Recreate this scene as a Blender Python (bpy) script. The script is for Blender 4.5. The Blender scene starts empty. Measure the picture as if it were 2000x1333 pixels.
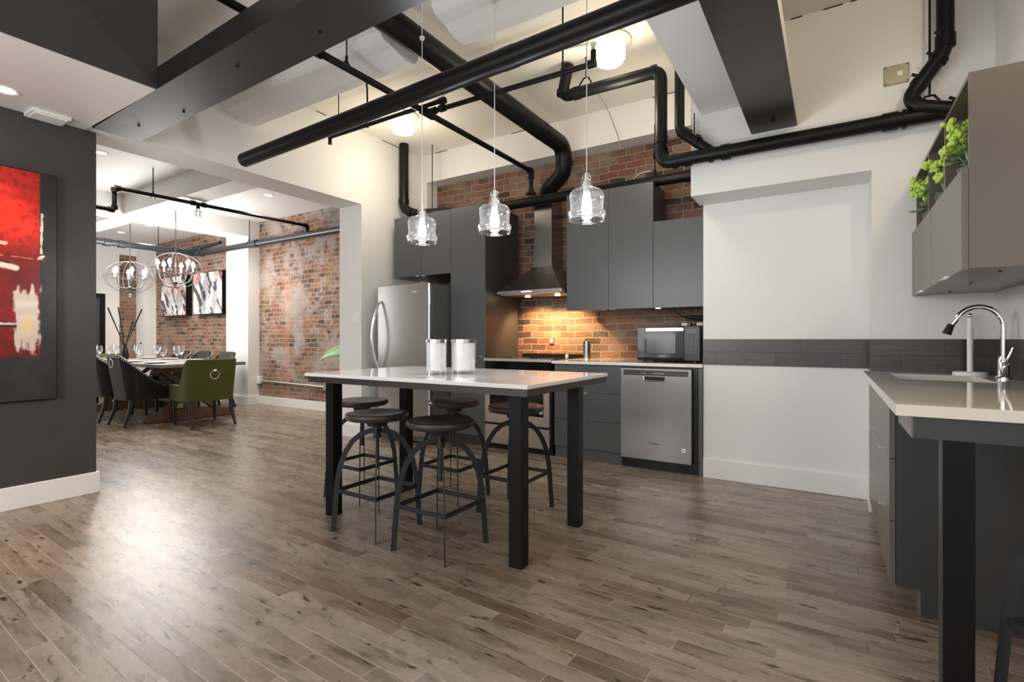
import bpy, bmesh, math, random
from mathutils import Vector, Matrix, noise as mnoise
from math import pi, sin, cos, radians as R

S = bpy.context.scene
C = bpy.context.scene.collection

# ------------------------------------------------------------------ camera, world, lights, exposure
cd = bpy.data.cameras.new('camera'); cam = bpy.data.objects.new('camera', cd); C.objects.link(cam)
cam.location = (0, 0, 1.107); cam.rotation_euler = (R(90), 0, R(32.29))
cd.sensor_width = 36; cd.lens = 989 / 2000 * 36; cd.shift_y = -0.00175; cd.clip_start = .02
S.camera = cam
w = bpy.data.worlds.new('world'); S.world = w; w.use_nodes = True
w.node_tree.nodes['Background'].inputs[0].default_value = (.93, .97, 1, 1)
w.node_tree.nodes['Background'].inputs[1].default_value = 1.25
S.view_settings.view_transform = 'Standard'; S.view_settings.look = 'None'
S.view_settings.gamma = 1; S.view_settings.exposure = 0.18
S.cycles.use_denoising = True
S.cycles.max_bounces = 8; S.cycles.diffuse_bounces = 4; S.cycles.glossy_bounces = 4
S.cycles.transparent_max_bounces = 16; S.cycles.transmission_bounces = 6
S.cycles.sample_clamp_indirect = 4.0; S.cycles.caustics_reflective = False; S.cycles.caustics_refractive = False

def light(name, kind, loc, power, color=(1, 1, 1), rot=(0, 0, 0), **k):
    d = bpy.data.lights.new(name, kind); d.energy = power; d.color = color
    for a, b in k.items(): setattr(d, a, b)
    o = bpy.data.objects.new(name, d); C.objects.link(o); o.location = loc; o.rotation_euler = rot
    return o
WARM = (1, .78, .52); SOFT = (1, .9, .76); COOL = (.93, .96, 1)
# daylight from the tall windows behind the camera, facing into the room
light('window_light', 'AREA', (-1.4, -3.2, 2.0), 34, COOL, (R(97), 0, 0), shape='RECTANGLE', size=4.6, size_y=2.4)
light('dining_fill_light', 'AREA', (-10.9, -.45, 1.7), 70, COOL, (R(90), 0, R(-25)), shape='RECTANGLE', size=2.6, size_y=1.9)  # unseen fill added to brighten the dining room; no window there
light('room_fill_light', 'POINT', (-2.2, -2.2, 1.5), 85, (1, .98, .95), shadow_soft_size=.35)  # unseen fill light added behind the camera to lift the ceilings
light('room_fill_light', 'POINT', (-2.9, -.7, 1.3), 55, (1, .98, .95), shadow_soft_size=.45)  # second unseen fill, added for the low soffit and upper left ceiling
# recessed can lights
light('can_light_warm', 'SPOT', (-4.18, .94, 2.57), 80, (1, .64, .33), (0, 0, 0), spot_size=R(64), spot_blend=.6, shadow_soft_size=.04)
for x, y in [(-6.66, 2.25), (-6.65, 4.16), (-7.78, 4.19), (-10.2, 4.14), (-11.3, 4.12)]:
    light('can_light_dining', 'SPOT', (x, y, 3.08), 70, SOFT, (0, 0, 0), spot_size=R(120), spot_blend=.8, shadow_soft_size=.05)
# range hood lamps
for x in (-2.78, -2.42):
    light('hood_light', 'SPOT', (x, 4.74, 1.555), 60, (1, .60, .27), (R(16), 0, 0), spot_size=R(125), spot_blend=.6, shadow_soft_size=.02)

# ------------------------------------------------------------------ mesh helpers
class MB:
    def __init__(s): s.bm = bmesh.new()
    def box(s, x0, x1, y0, y1, z0, z1):
        vs = [s.bm.verts.new(p) for p in ((x0,y0,z0),(x1,y0,z0),(x1,y1,z0),(x0,y1,z0),(x0,y0,z1),(x1,y0,z1),(x1,y1,z1),(x0,y1,z1))]
        for f in ((3,2,1,0),(4,5,6,7),(0,1,5,4),(1,2,6,5),(2,3,7,6),(3,0,4,7)): s.bm.faces.new([vs[i] for i in f])
        return s
    def hexa(s, b, t):
        vs = [s.bm.verts.new(p) for p in list(b) + list(t)]
        for f in ((3,2,1,0),(4,5,6,7),(0,1,5,4),(1,2,6,5),(2,3,7,6),(3,0,4,7)): s.bm.faces.new([vs[i] for i in f])
        return s
    def prism(s, poly, axis, a0, a1):
        def P(u, v, a): return {'x': (a, u, v), 'y': (u, a, v), 'z': (u, v, a)}[axis]
        A = [s.bm.verts.new(P(u, v, a0)) for u, v in poly]; B = [s.bm.verts.new(P(u, v, a1)) for u, v in poly]
        n = len(poly)
        s.bm.faces.new(A); s.bm.faces.new(B[::-1])
        for i in range(n): s.bm.faces.new([A[i], B[i], B[(i+1) % n], A[(i+1) % n]])
        return s
    def rings(s, rings, close=False, caps=True):
        V = [[s.bm.verts.new(p) for p in r] for r in rings]; n = len(V[0]); m = len(V)
        for i in range(m if close else m - 1):
            a, b = V[i], V[(i+1) % m]
            for j in range(n): s.bm.faces.new([a[j], a[(j+1) % n], b[(j+1) % n], b[j]])
        if caps and not close: s.bm.faces.new(V[0][::-1]); s.bm.faces.new(V[-1])
        return s
    def tube(s, pts, r, seg=14, fillet=0, close=False, fs=6, caps=True):
        pts = [Vector(p) for p in pts]
        if fillet and len(pts) > 2:
            out = [pts[0]]
            for i in range(1, len(pts) - 1):
                a, b, c = pts[i-1], pts[i], pts[i+1]
                f = min(fillet, (a-b).length * .48, (c-b).length * .48)
                p, q = b + (a-b).normalized() * f, b + (c-b).normalized() * f
                for k in range(fs + 1):
                    t = k / fs; out.append(p*(1-t)**2 + b*2*t*(1-t) + q*t*t)
            pts = out + [pts[-1]]
        n = len(pts); rs = r if isinstance(r, (list, tuple)) else [r] * n
        up = None; rings = []
        for i, p in enumerate(pts):
            if close: t = (pts[(i+1) % n] - pts[i-1]).normalized()
            else: t = (pts[min(i+1, n-1)] - pts[max(i-1, 0)]).normalized()
            if up is None:
                up = t.orthogonal().normalized()
            up = (up - t * up.dot(t)).normalized(); sd = t.cross(up)
            rings.append([p + (up * cos(2*pi*k/seg) + sd * sin(2*pi*k/seg)) * rs[i] for k in range(seg)])
        return s.rings(rings, close=close, caps=caps)
    def cyl(s, p0, p1, r, r1=None, seg=20): return s.tube([p0, p1], [r, r if r1 is None else r1], seg)
    def lathe(s, prof, c=(0,0,0), seg=32, caps=False):
        c = Vector(c)
        V = [[s.bm.verts.new(c + Vector((r*cos(2*pi*k/seg), r*sin(2*pi*k/seg), z))) for k in range(seg)] for r, z in prof]
        for a, b in zip(V, V[1:]):
            for j in range(seg): s.bm.faces.new([a[j], a[(j+1) % seg], b[(j+1) % seg], b[j]])
        if caps: s.bm.faces.new(V[0][::-1]); s.bm.faces.new(V[-1])
        return s
    def sphere(s, c, r, seg=12, sc=(1,1,1)):
        m = Matrix.Translation(c) @ Matrix.Diagonal((r*sc[0], r*sc[1], r*sc[2], 1))
        bmesh.ops.create_uvsphere(s.bm, u_segments=seg, v_segments=max(6, seg*2//3), radius=1, matrix=m); return s
    def band(s, pts, wd, th, axis):
        """flat bar swept along pts in a plane whose normal is axis; wd across the bar in the plane, th along axis"""
        ax = Vector(axis).normalized(); pts = [Vector(p) for p in pts]; n = len(pts); rg = []
        for i, p in enumerate(pts):
            t = (pts[min(i+1, n-1)] - pts[max(i-1, 0)]).normalized(); sd = t.cross(ax).normalized()
            a, b = sd * wd/2, ax * th/2
            rg.append([p-a-b, p+a-b, p+a+b, p-a+b])
        return s.rings(rg)
    def xf(s, m): bmesh.ops.transform(s.bm, matrix=m, verts=s.bm.verts); return s

def rootpos(p):
    v = Vector((0,0,0))
    while p is not None: v += Vector(p.location); p = p.parent
    return v
def obj(name, mb, mat, parent=None, smooth=False, bevel=0, local=False, kind=None):
    """link one mesh; geometry is given in world coordinates unless local"""
    bm = mb.bm
    bmesh.ops.recalc_face_normals(bm, faces=bm.faces)
    if parent is not None and not local: bmesh.ops.translate(bm, verts=bm.verts, vec=-rootpos(parent))
    me = bpy.data.meshes.new(name); bm.to_mesh(me); bm.free()
    if smooth:
        me.polygons.foreach_set('use_smooth', [True]*len(me.polygons))
        try: me.set_sharp_from_angle(angle=R(38))
        except Exception: pass
    me.materials.append(mat)
    o = bpy.data.objects.new(name, me); C.objects.link(o)
    if parent is not None: o.parent = parent
    if bevel:
        b = o.modifiers.new('bevel', 'BEVEL'); b.width = bevel; b.segments = 2; b.limit_method = 'ANGLE'; b.angle_limit = R(40)
    if kind: o['kind'] = kind
    return o
def tag(o, label, cat, group=None):
    o['label'] = label; o['category'] = cat
    if group: o['group'] = group
    return o
def thing(name, label, cat, loc=(0,0,0), rz=0, group=None):
    o = bpy.data.objects.new(name, None); C.objects.link(o); o.empty_display_size = .05
    o.location = loc; o.rotation_euler = (0, 0, rz)
    return tag(o, label, cat, group)
def struct(name, mb, mat, **k): return obj(name, mb, mat, kind='structure', **k)
def dup(root, loc, rz=0, label=None, name=None):
    def cp(o, par):
        c = o.copy(); C.objects.link(c)
        if par is not None: c.parent = par
        for ch in list(o.children): cp(ch, c)
        return c
    r = cp(root, None); r.location = loc; r.rotation_euler = (0, 0, rz)
    if label: r['label'] = label
    return r

# ------------------------------------------------------------------ materials
class NT:
    def __init__(s, m): s.t = m.node_tree; s.n = s.t.nodes; s.l = s.t.links; s.b = s.n['Principled BSDF']
    def node(s, typ, **k):
        n = s.n.new(typ)
        for a, b in k.items(): setattr(n, a, b)
        return n
    def set(s, sock, v):
        if hasattr(v, 'is_output') or isinstance(v, bpy.types.NodeSocket): s.l.new(v, sock)
        else: sock.default_value = v
    def math(s, op, a, b=0, c=0, clamp=False):
        n = s.node('ShaderNodeMath', operation=op, use_clamp=clamp); s.set(n.inputs[0], a); s.set(n.inputs[1], b); s.set(n.inputs[2], c); return n.outputs[0]
    def mix(s, f, a, b, mode='MIX'):
        n = s.node('ShaderNodeMix', data_type='RGBA', blend_type=mode)
        s.set(n.inputs[0], f); s.set(n.inputs[6], a); s.set(n.inputs[7], b); return n.outputs[2]
    def ramp(s, f, stops, interp='LINEAR'):
        n = s.node('ShaderNodeValToRGB'); r = n.color_ramp; r.interpolation = interp
        while len(r.elements) < len(stops): r.elements.new(.5)
        for e, (p, c) in zip(r.elements, stops): e.position = p; e.color = (c if len(c) == 4 else (*c, 1)) if not isinstance(c, (int, float)) else (c, c, c, 1)
        s.set(n.inputs[0], f); return n.outputs[0]
    def noise(s, vec, scale, detail=4, rough=.55, dist=0):
        n = s.node('ShaderNodeTexNoise'); s.set(n.inputs['Vector'], vec); n.inputs['Scale'].default_value = scale
        n.inputs['Detail'].default_value = detail; n.inputs['Roughness'].default_value = rough; n.inputs['Distortion'].default_value = dist
        return n.outputs[0]
    def coord(s): return s.node('ShaderNodeTexCoord').outputs['Object']
    def sep(s, v):
        n = s.node('ShaderNodeSeparateXYZ'); s.set(n.inputs[0], v); return n.outputs
    def comb(s, x=0, y=0, z=0):
        n = s.node('ShaderNodeCombineXYZ')
        for i, v in enumerate((x, y, z)): s.set(n.inputs[i], v)
        return n.outputs[0]
    def mapping(s, v, sc=(1,1,1), rot=(0,0,0)):
        n = s.node('ShaderNodeMapping'); s.set(n.inputs[0], v); n.inputs['Scale'].default_value = sc; n.inputs['Rotation'].default_value = rot; return n.outputs[0]
    def bump(s, h, strength=.3, dist=.01):
        n = s.node('ShaderNodeBump'); n.inputs['Strength'].default_value = strength; n.inputs['Distance'].default_value = dist
        s.set(n.inputs['Height'], h); s.l.new(n.outputs[0], s.b.inputs['Normal'])
def mat(name, col=(.5,.5,.5), rough=.5, metal=0, emit=None, es=0, coat=0, alpha=1, spec=.5, noisy=0.0, nscale=30):
    m = bpy.data.materials.new(name); m.use_nodes = True; t = NT(m); b = t.b
    b.inputs['Base Color'].default_value = (*col, 1); b.inputs['Roughness'].default_value = rough; b.inputs['Metallic'].default_value = metal
    b.inputs['Specular IOR Level'].default_value = spec
    if coat: b.inputs['Coat Weight'].default_value = coat; b.inputs['Coat Roughness'].default_value = .08
    if emit: b.inputs['Emission Color'].default_value = (*emit, 1); b.inputs['Emission Strength'].default_value = es
    if noisy:
        n = t.noise(t.coord(), nscale, 5)
        c = t.mix(t.math('MULTIPLY', n, noisy), (*col, 1), (*[min(1, v*1.6 + .01) for v in col], 1))
        t.l.new(c, b.inputs['Base Color'])
        t.set(b.inputs['Roughness'], t.math('ADD', t.math('MULTIPLY', n, .2), rough - .1))
    return m
M = {}
M['white'] = mat('white_paint', (.77, .762, .745), .62, noisy=.12, nscale=3)
M['trimw'] = mat('white_trim_paint', (.82, .80, .78), .35)
M['ceil'] = mat('ceiling_paint', (.80, .765, .70), .75, noisy=.15, nscale=4)
M['dark'] = mat('charcoal_wall_paint', (.044, .041, .038), .42, noisy=.2, nscale=5)
M['steelbeam'] = mat('black_painted_steel', (.011, .0105, .010), .34, spec=.42, noisy=.5, nscale=6)
M['black'] = mat('black_pipe_paint', (.004, .004, .0042), .36, spec=.18, noisy=.5, nscale=40)
M['blackm'] = mat('black_powder_coat', (.004, .004, .0045), .42, spec=.2)
M['iron'] = mat('stool_gunmetal', (.020, .021, .026), .45, spec=.35)
M['seat'] = mat('bronze_seat_metal', (.060, .050, .045), .36, metal=.5, noisy=.6, nscale=10)
M['cab'] = mat('grey_matte_laminate', (.082, .087, .094), .36)
M['cabd'] = mat('dark_grey_laminate', (.035, .036, .038), .36)
M['cab_warm_lit'] = mat('warm_lit_grey_laminate', (.135, .115, .098), .30)  # the grey laminate again, warm light and bright reflections mixed into its colour
M['quartz'] = mat('white_quartz', (.80, .79, .77), .07, coat=.3, noisy=.12, nscale=2.5)
M['quartz_warm_lit'] = mat('warm_lit_quartz', (.72, .67, .57), .06, coat=.3, noisy=.1, nscale=60)  # quartz with its warm reflections mixed into the base colour
M['chrome'] = mat('chrome', (.85, .85, .86), .07, 1)
M['glassblack'] = mat('black_glass', (.005, .005, .006), .07, spec=.3)
M['blackp'] = mat('black_plastic', (.006, .006, .0065), .3, spec=.35)
M['greyp'] = mat('grey_fridge_side', (.085, .09, .095), .4)
M['whitep'] = mat('white_plastic', (.8, .8, .78), .35)
M['brass'] = mat('aged_galvanised_plate', (.24, .225, .18), .4, .7, noisy=1, nscale=20)
M['galv'] = mat('galvanised_conduit', (.62, .60, .56), .38, .7)
M['leather'] = mat('charcoal_leather', (.009, .0085, .0085), .38, spec=.35, noisy=.5, nscale=60)
M['leatherb'] = mat('grey_leather_back', (.030, .025, .0245), .55, spec=.3, noisy=.3, nscale=30)
M['velvet'] = mat('olive_velvet', (.070, .073, .011), .75, noisy=.8, nscale=7)
M['velvet_n'] = M['velvet']
M['ebony'] = mat('ebony_leg_wood', (.018, .015, .014), .3)
M['china'] = mat('white_china', (.85, .85, .83), .12)
M['napkin'] = mat('white_napkin', (.85, .83, .80), .8)
M['greypipe'] = mat('blue_grey_pipe_paint', (.014, .017, .021), .32, spec=.4, noisy=.8, nscale=30)
M['leaf'] = mat('green_leaf', (.16, .30, .13), .4, noisy=.8, nscale=20)
M['bloom'] = mat('lime_flower_petals', (.42, .56, .10), .6, noisy=.8, nscale=80)
M['soil'] = mat('potting_soil', (.03, .02, .015), .9)
M['tilem'] = None
M['lamp'] = mat('lit_lamp_drum', (.9, .85, .75), .4, emit=(1, .90, .74), es=2.8)
M['bulb'] = mat('lit_bulb', (1, 1, 1), .3, emit=(.93, .96, 1), es=55)
M['cbulb'] = mat('lit_candle_bulb', (1, 1, 1), .3, emit=(1, .97, .92), es=60)
M['can'] = mat('lit_downlight', (1, 1, 1), .3, emit=(1, .93, .82), es=14)
M['canw'] = mat('lit_warm_downlight', (1, 1, 1), .3, emit=(1, .8, .55), es=14)
M['spotl'] = mat('lit_hood_lamp', (1, 1, 1), .3, emit=(1, .75, .42), es=25)
M['display'] = mat('blue_display', (.1, .1, .2), .3, emit=(.55, .5, 1), es=3)
M['frost'] = mat('frosted_white_glass', (.92, .92, .92), .5)

def glass(name, tint=(1,1,1), base=.06, edge=.75, gloss=.03, milk=0):
    m = bpy.data.materials.new(name); m.use_nodes = True; t = m.node_tree; t.nodes.clear()
    o = t.nodes.new('ShaderNodeOutputMaterial'); mx = t.nodes.new('ShaderNodeMixShader'); tr = t.nodes.new('ShaderNodeBsdfTransparent')
    gl = t.nodes.new('ShaderNodeBsdfGlossy'); lw = t.nodes.new('ShaderNodeLayerWeight'); mr = t.nodes.new('ShaderNodeMapRange')
    tr.inputs[0].default_value = (*tint, 1); gl.inputs['Roughness'].default_value = gloss; gl.inputs[0].default_value = (1,1,1,1)
    lw.inputs[0].default_value = .25
    mr.inputs[1].default_value = 0; mr.inputs[2].default_value = 1; mr.inputs[3].default_value = base; mr.inputs[4].default_value = edge
    t.links.new(lw.outputs['Facing'], mr.inputs[0]); t.links.new(mr.outputs[0], mx.inputs[0])
    t.links.new(tr.outputs[0], mx.inputs[1]); t.links.new(gl.outputs[0], mx.inputs[2])
    if milk:
        m2 = t.nodes.new('ShaderNodeMixShader'); tl = t.nodes.new('ShaderNodeBsdfTranslucent'); tl.inputs[0].default_value = (1,1,1,1)
        m2.inputs[0].default_value = milk; t.links.new(mx.outputs[0], m2.inputs[1]); t.links.new(tl.outputs[0], m2.inputs[2]); t.links.new(m2.outputs[0], o.inputs[0])
    else: t.links.new(mx.outputs[0], o.inputs[0])
    return m
M['glass'] = glass('clear_glass', (.98, .99, 1), .10, .85)
M['glassp'] = glass('pendant_glass', (.98, .99, 1), .05, .8, milk=.012)
M['glasst'] = glass('thin_clear_glass', (.98, .98, .98), .04, .35)

def steel(name, col=(.37,.355,.335), rough=.26, axis=0):
    m = mat(name, col, rough, 1); t = NT(m)
    sc = [90, 90, 90]; sc[axis] = .5
    n = t.noise(t.mapping(t.coord(), tuple(v*3 for v in sc)), 6, 2)
    t.set(t.b.inputs['Roughness'], t.math('ADD', t.math('MULTIPLY', n, .04), rough - .02))
    tg = t.node('ShaderNodeTangent', direction_type='RADIAL', axis='Z'); t.l.new(tg.outputs[0], t.b.inputs['Tangent'])
    t.b.inputs['Anisotropic'].default_value = .65
    return m
M['steel'] = steel('brushed_stainless', axis=2)
M['steelh'] = steel('brushed_stainless_horizontal', axis=0)
M['steelw'] = steel('warm_brushed_stainless', (.60, .55, .47), .3, 0)

def wood_floor():
    m = mat('oak_plank_floor', rough=.3); t = NT(m)
    v = t.mapping(t.coord(), rot=(0, 0, R(2.0))); x, y, z = t.sep(v)
    W, L = .0725, .62
    vy = t.math('DIVIDE', y, W); row = t.math('FLOOR', vy)
    wn = t.node('ShaderNodeTexWhiteNoise', noise_dimensions='1D'); t.l.new(row, wn.inputs['W'])
    ux = t.math('ADD', t.math('DIVIDE', x, L), t.math('MULTIPLY', wn.outputs[0], 13.7)); col = t.math('FLOOR', ux)
    w2 = t.node('ShaderNodeTexWhiteNoise', noise_dimensions='2D'); t.l.new(t.comb(row, col), w2.inputs['Vector'])
    idv = w2.outputs['Value']; idc = t.node('ShaderNodeSeparateColor'); t.l.new(w2.outputs['Color'], idc.inputs[0])
    off = t.comb(t.math('MULTIPLY', idv, 37), t.math('MULTIPLY', idc.outputs[1], 91))
    va = t.node('ShaderNodeVectorMath', operation='ADD'); t.l.new(v, va.inputs[0]); t.l.new(off, va.inputs[1]); pv = va.outputs[0]
    base = t.ramp(idv, [(0, (.165, .118, .082)), (.15, (.235, .182, .136)), (.45, (.275, .220, .170)), (.7, (.325, .264, .208)), (.88, (.255, .195, .145)), (1, (.20, .135, .088))])
    cloud = t.noise(t.mapping(pv, (1.4, 5, 1)), 2.4, 5, .6, .3)
    base = t.mix(1.0, base, t.ramp(cloud, [(.28, .72), (.5, 1.0), (.72, 1.22)]), 'MULTIPLY')
    dk = t.ramp(t.noise(t.mapping(pv, (1.6, 8, 1)), 2.0, 4, .6, .5), [(.54, 0), (.68, .75)])
    base = t.mix(dk, base, (.085, .052, .032, 1))
    kn = t.ramp(t.noise(t.mapping(pv, (2.6, 8, 1)), 3.4, 2, .5, .4), [(.64, 0), (.72, .95)])
    base = t.mix(kn, base, (.028, .017, .011, 1))
    grain = t.noise(t.mapping(pv, (4, 60, 1)), 7, 6, .65)
    base = t.mix(1.0, base, t.ramp(grain, [(.35, .80), (.65, 1.15)]), 'MULTIPLY')
    fy = t.math('FRACT', vy); fx = t.math('FRACT', ux)
    ey = t.math('SUBTRACT', .5, t.math('ABSOLUTE', t.math('SUBTRACT', fy, .5)))
    ex = t.math('SUBTRACT', .5, t.math('ABSOLUTE', t.math('SUBTRACT', fx, .5)))
    sy = t.math('LESS_THAN', ey, .026); sx = t.math('LESS_THAN', ex, .0032)
    seam = t.math('MAXIMUM', sy, sx)
    line = t.ramp(t.noise(v, 1.9, 3), [(.42, (.06, .045, .03)), (.50, (.42, .36, .28))])
    base = t.mix(t.math('MULTIPLY', seam, .85), base, line)
    t.l.new(base, t.b.inputs['Base Color'])
    t.set(t.b.inputs['Roughness'], t.math('ADD', t.math('MULTIPLY', cloud, .12), .215))
    t.b.inputs['Specular IOR Level'].default_value = .5
    h = t.math('SUBTRACT', t.math('ADD', t.math('MULTIPLY', grain, .5), t.math('ADD', t.math('MULTIPLY', cloud, .5), t.math('MULTIPLY', idv, .3))), t.math('MULTIPLY', seam, 1.2))
    t.bump(h, .30, .0025); return m
M['floor'] = wood_floor()

def brick(name, wash=0.0, dark=1.0, stain=False, warm=1.0, bw=.19):
    m = mat(name, rough=.85); t = NT(m); x, y, z = t.sep(t.coord())
    u = t.math('ADD', x, y)
    wob = t.noise(t.comb(u, 0, z), 2.5, 3)
    wob2 = t.noise(t.comb(u, 3, z), 14, 3)
    zz = t.math('ADD', z, t.math('ADD', t.math('MULTIPLY', wob, .06), t.math('MULTIPLY', wob2, .014)))
    uu = t.math('ADD', u, t.math('ADD', t.math('MULTIPLY', wob2, .022), t.math('MULTIPLY', wob, .12))); vec = t.comb(uu, zz)
    b = t.node('ShaderNodeTexBrick', offset=.5, offset_frequency=2); t.l.new(vec, b.inputs['Vector'])
    b.inputs['Scale'].default_value = 1; b.inputs['Brick Width'].default_value = bw; b.inputs['Row Height'].default_value = .0725
    b.inputs['Mortar Size'].default_value = .0075; b.inputs['Mortar Smooth'].default_value = .35; b.inputs['Bias'].default_value = 0
    b.inputs['Color1'].default_value = (0,0,0,1); b.inputs['Color2'].default_value = (1,1,1,1); b.inputs['Mortar'].default_value = (.5,.5,.5,1)
    D = dark
    pal = t.ramp(b.outputs['Color'], [(0, (.045*D, .034*D, .030*D)), (.18, (.14*D, .066*D, .044*D)), (.36, (.27*D, .095*D, .055*D)), (.52, (.16*D, .098*D, .070*D)), (.68, (.30*D, .130*D*warm, .070*D)), (.84, (.22*D, .15*D, .10*D)), (1, (.33*D, .19*D, .115*D))])
    fine = t.noise(vec, 55, 5, .7)
    pal = t.mix(1.0, pal, t.ramp(fine, [(.3, .62), (.7, 1.25)]), 'MULTIPLY')
    mort = t.mix(fine, (.22*D, .17*D, .12*D, 1), (.44*D, .37*D, .29*D, 1))
    c = t.mix(b.outputs['Fac'], pal, mort)
    pat = t.noise(vec, 1.9, 5, .6, .5)
    c = t.mix(t.math('MULTIPLY', t.ramp(pat, [(.48, 0), (.68, 1)]), .35 + wash), c, (.37, .31, .27, 1))
    c = t.mix(t.math('MULTIPLY', t.ramp(t.noise(vec, 4.1, 4, .6), [(.55, 0), (.7, 1)]), .45), c, (.10, .08, .07, 1))
    if stain:   # painted drip down the bricks
        sx = t.math('MULTIPLY', t.math('LESS_THAN', t.math('ABSOLUTE', t.math('SUBTRACT', t.math('ADD', x, t.math('MULTIPLY', wob, .25)), -7.42)), .075), t.math('LESS_THAN', z, 2.15))
        c = t.mix(t.math('MULTIPLY', sx, .32), c, (.55, .19, .09, 1))
        pale = t.math('MULTIPLY', t.ramp(t.noise(vec, 2.0, 6, .7), [(.48, 0), (.54, 1)]), t.ramp(z, [(.3, 0), (.45, 1)]))
        c = t.mix(t.math('MULTIPLY', pale, .45), c, (.42, .39, .38, 1))
    t.l.new(c, t.b.inputs['Base Color'])
    h = t.math('ADD', t.math('MULTIPLY', t.math('SUBTRACT', 1, b.outputs['Fac']), .9), t.math('ADD', t.math('MULTIPLY', fine, .35), t.math('MULTIPLY', wob2, .5)))
    t.bump(h, .85, .014); return m
M['brickk'] = brick('kitchen_brick', .0, .82)
M['brickd'] = brick('dining_brick', .30, 1.0, stain=True, warm=1.05, bw=.165)
M['brickf'] = brick('far_dining_brick', .15, 1.0, bw=.17)

def tile():
    m = mat('dark_wood_look_tile', rough=.3); t = NT(m); x, y, z = t.sep(t.coord())
    vec = t.comb(t.math('ADD', x, y), t.math('SUBTRACT', z, .905))
    b = t.node('ShaderNodeTexBrick', offset=.5, offset_frequency=2); t.l.new(vec, b.inputs['Vector'])
    b.inputs['Scale'].default_value = 1; b.inputs['Brick Width'].default_value = .41; b.inputs['Row Height'].default_value = .101
    b.inputs['Mortar Size'].default_value = .0018; b.inputs['Color1'].default_value = (.030,.026,.024,1); b.inputs['Color2'].default_value = (.050,.040,.035,1)
    b.inputs['Mortar'].default_value = (.012,.011,.011,1); b.inputs['Bias'].default_value = 0
    n = t.noise(t.mapping(vec, (2, 14, 1)), 4, 5)
    t.l.new(t.mix(1.0, b.outputs['Color'], t.ramp(n, [(.3, .7), (.7, 1.35)]), 'MULTIPLY'), t.b.inputs['Base Color'])
    t.bump(t.math('SUBTRACT', 1, b.outputs['Fac']), .4, .003); return m
M['tile'] = tile()
def woodm(name, a, b2, sc=(2, 30, 30)):
    m = mat(name, rough=.5); t = NT(m); n = t.noise(t.mapping(t.coord(), sc), 2, 6, .6, .6)
    t.l.new(t.mix(n, (*a, 1), (*b2, 1)), t.b.inputs['Base Color']); t.bump(n, .2, .003); return m
M['trestle'] = woodm('weathered_trestle_wood', (.10, .05, .025), (.34, .21, .12))
M['tabletop'] = woodm('grey_weathered_tabletop', (.16, .145, .13), (.36, .34, .31), (1, 24, 10))
def attr_mat(name, rough):
    m = mat(name, rough=rough); t = NT(m); a = t.node('ShaderNodeAttribute'); a.attribute_name = 'paint'
    t.l.new(a.outputs['Color'], t.b.inputs['Base Color'])
    t.bump(t.noise(t.coord(), 60, 4), .15, .002); return m
M['paint'] = attr_mat('painted_canvas', .32)

# ------------------------------------------------------------------ room shell
XL, XJ = -4.45, -4.82          # kitchen-side and dining-side faces of the left wall
struct('floor', MB().box(-13, 2.6, -3.6, 5.3, -.1, 0), M['floor'])
struct('ceiling', MB().box(XL, -.30, -3.6, 5.3, 3.44, 3.56), M['ceil'])
struct('ceiling_right', MB().box(-.32, 2.6, -3.6, 5.1, 3.30, 3.56), M['ceil'])
struct('ceiling_dining', MB().box(-12.7, XJ + .02, -.6, 5.3, 3.12, 3.25), M['white'])
# dropped ceiling over the entrance at left, its painted drop face
struct('ceiling_soffit_left', MB().box(-4.83, -3.42, -3.6, 1.425, 2.60, 3.44), M['white'])
struct('trim_1', MB().box(-3.425, -3.40, -3.6, 1.425, 2.603, 3.44), M['dark'])
# left wall: header over the opening and pier beyond it
struct('wall_left', MB().box(XJ, XL, 1.43, 3.89, 2.62, 3.44).box(XJ, XL, 3.89, 5.2, 0, 3.44), M['white'])
struct('wall_charcoal', MB().box(XJ, -4.50, -3.6, 1.49, 0, 2.60), M['dark'])
struct('baseboard_left', MB().box(-4.50, -4.482, -3.6, 1.508, 0, .15).box(-4.82, -4.50, 1.49, 1.508, 0, .15), M['trimw'], bevel=.004)
# kitchen brick wall and the boxed beam above it
struct('wall_brick_kitchen', MB().box(-4.34, -.86, 5.05, 5.2, 0, 3.12), M['brickk'])
struct('wall_soffit_kitchen', MB().box(XL, -.86, 4.85, 5.2, 3.09, 3.44).box(XL, -4.34, 4.85, 5.2, 0, 3.09), M['white'])
# right part: recess, header over it, pier
struct('wall_recess', MB().box(-.875, .8, 4.265, 5.2, 0, 3.44), M['white'])
struct('wall_right_pier', MB().box(-.90, .215, 3.95, 4.264, 2.185, 3.44).box(.215, .8, 3.95, 4.264, 0, 3.44), M['white'])
struct('wall_right', MB().box(.794, .9, 2.60, 3.949, 0, 3.44), M['white'])
struct('wall_right_blocker', MB().box(2.5, 2.6, -3.6, 2.6, 0, 3.44).box(.9, 2.5, 2.6, 2.7, 0, 3.44), M['white'])  # unseen walls added to block ambient light from the open right side
struct('baseboard_recess', MB().box(-.875, .203, 4.247, 4.265, 0, .155).box(.199, .215, 3.95, 4.265, 0, .155), M['trimw'], bevel=.004)
struct('trim_2', MB().box(-.875, .203, 4.255, 4.265, .905, 1.107), M['tile'])
struct('trim_3', MB().box(.205, .215, 3.945, 4.265, .905, 1.107).box(.215, .794, 3.94, 3.95, .905, 1.107).box(.784, .794, 1.97, 3.94, .905, 1.107), M['tile'])
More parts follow.
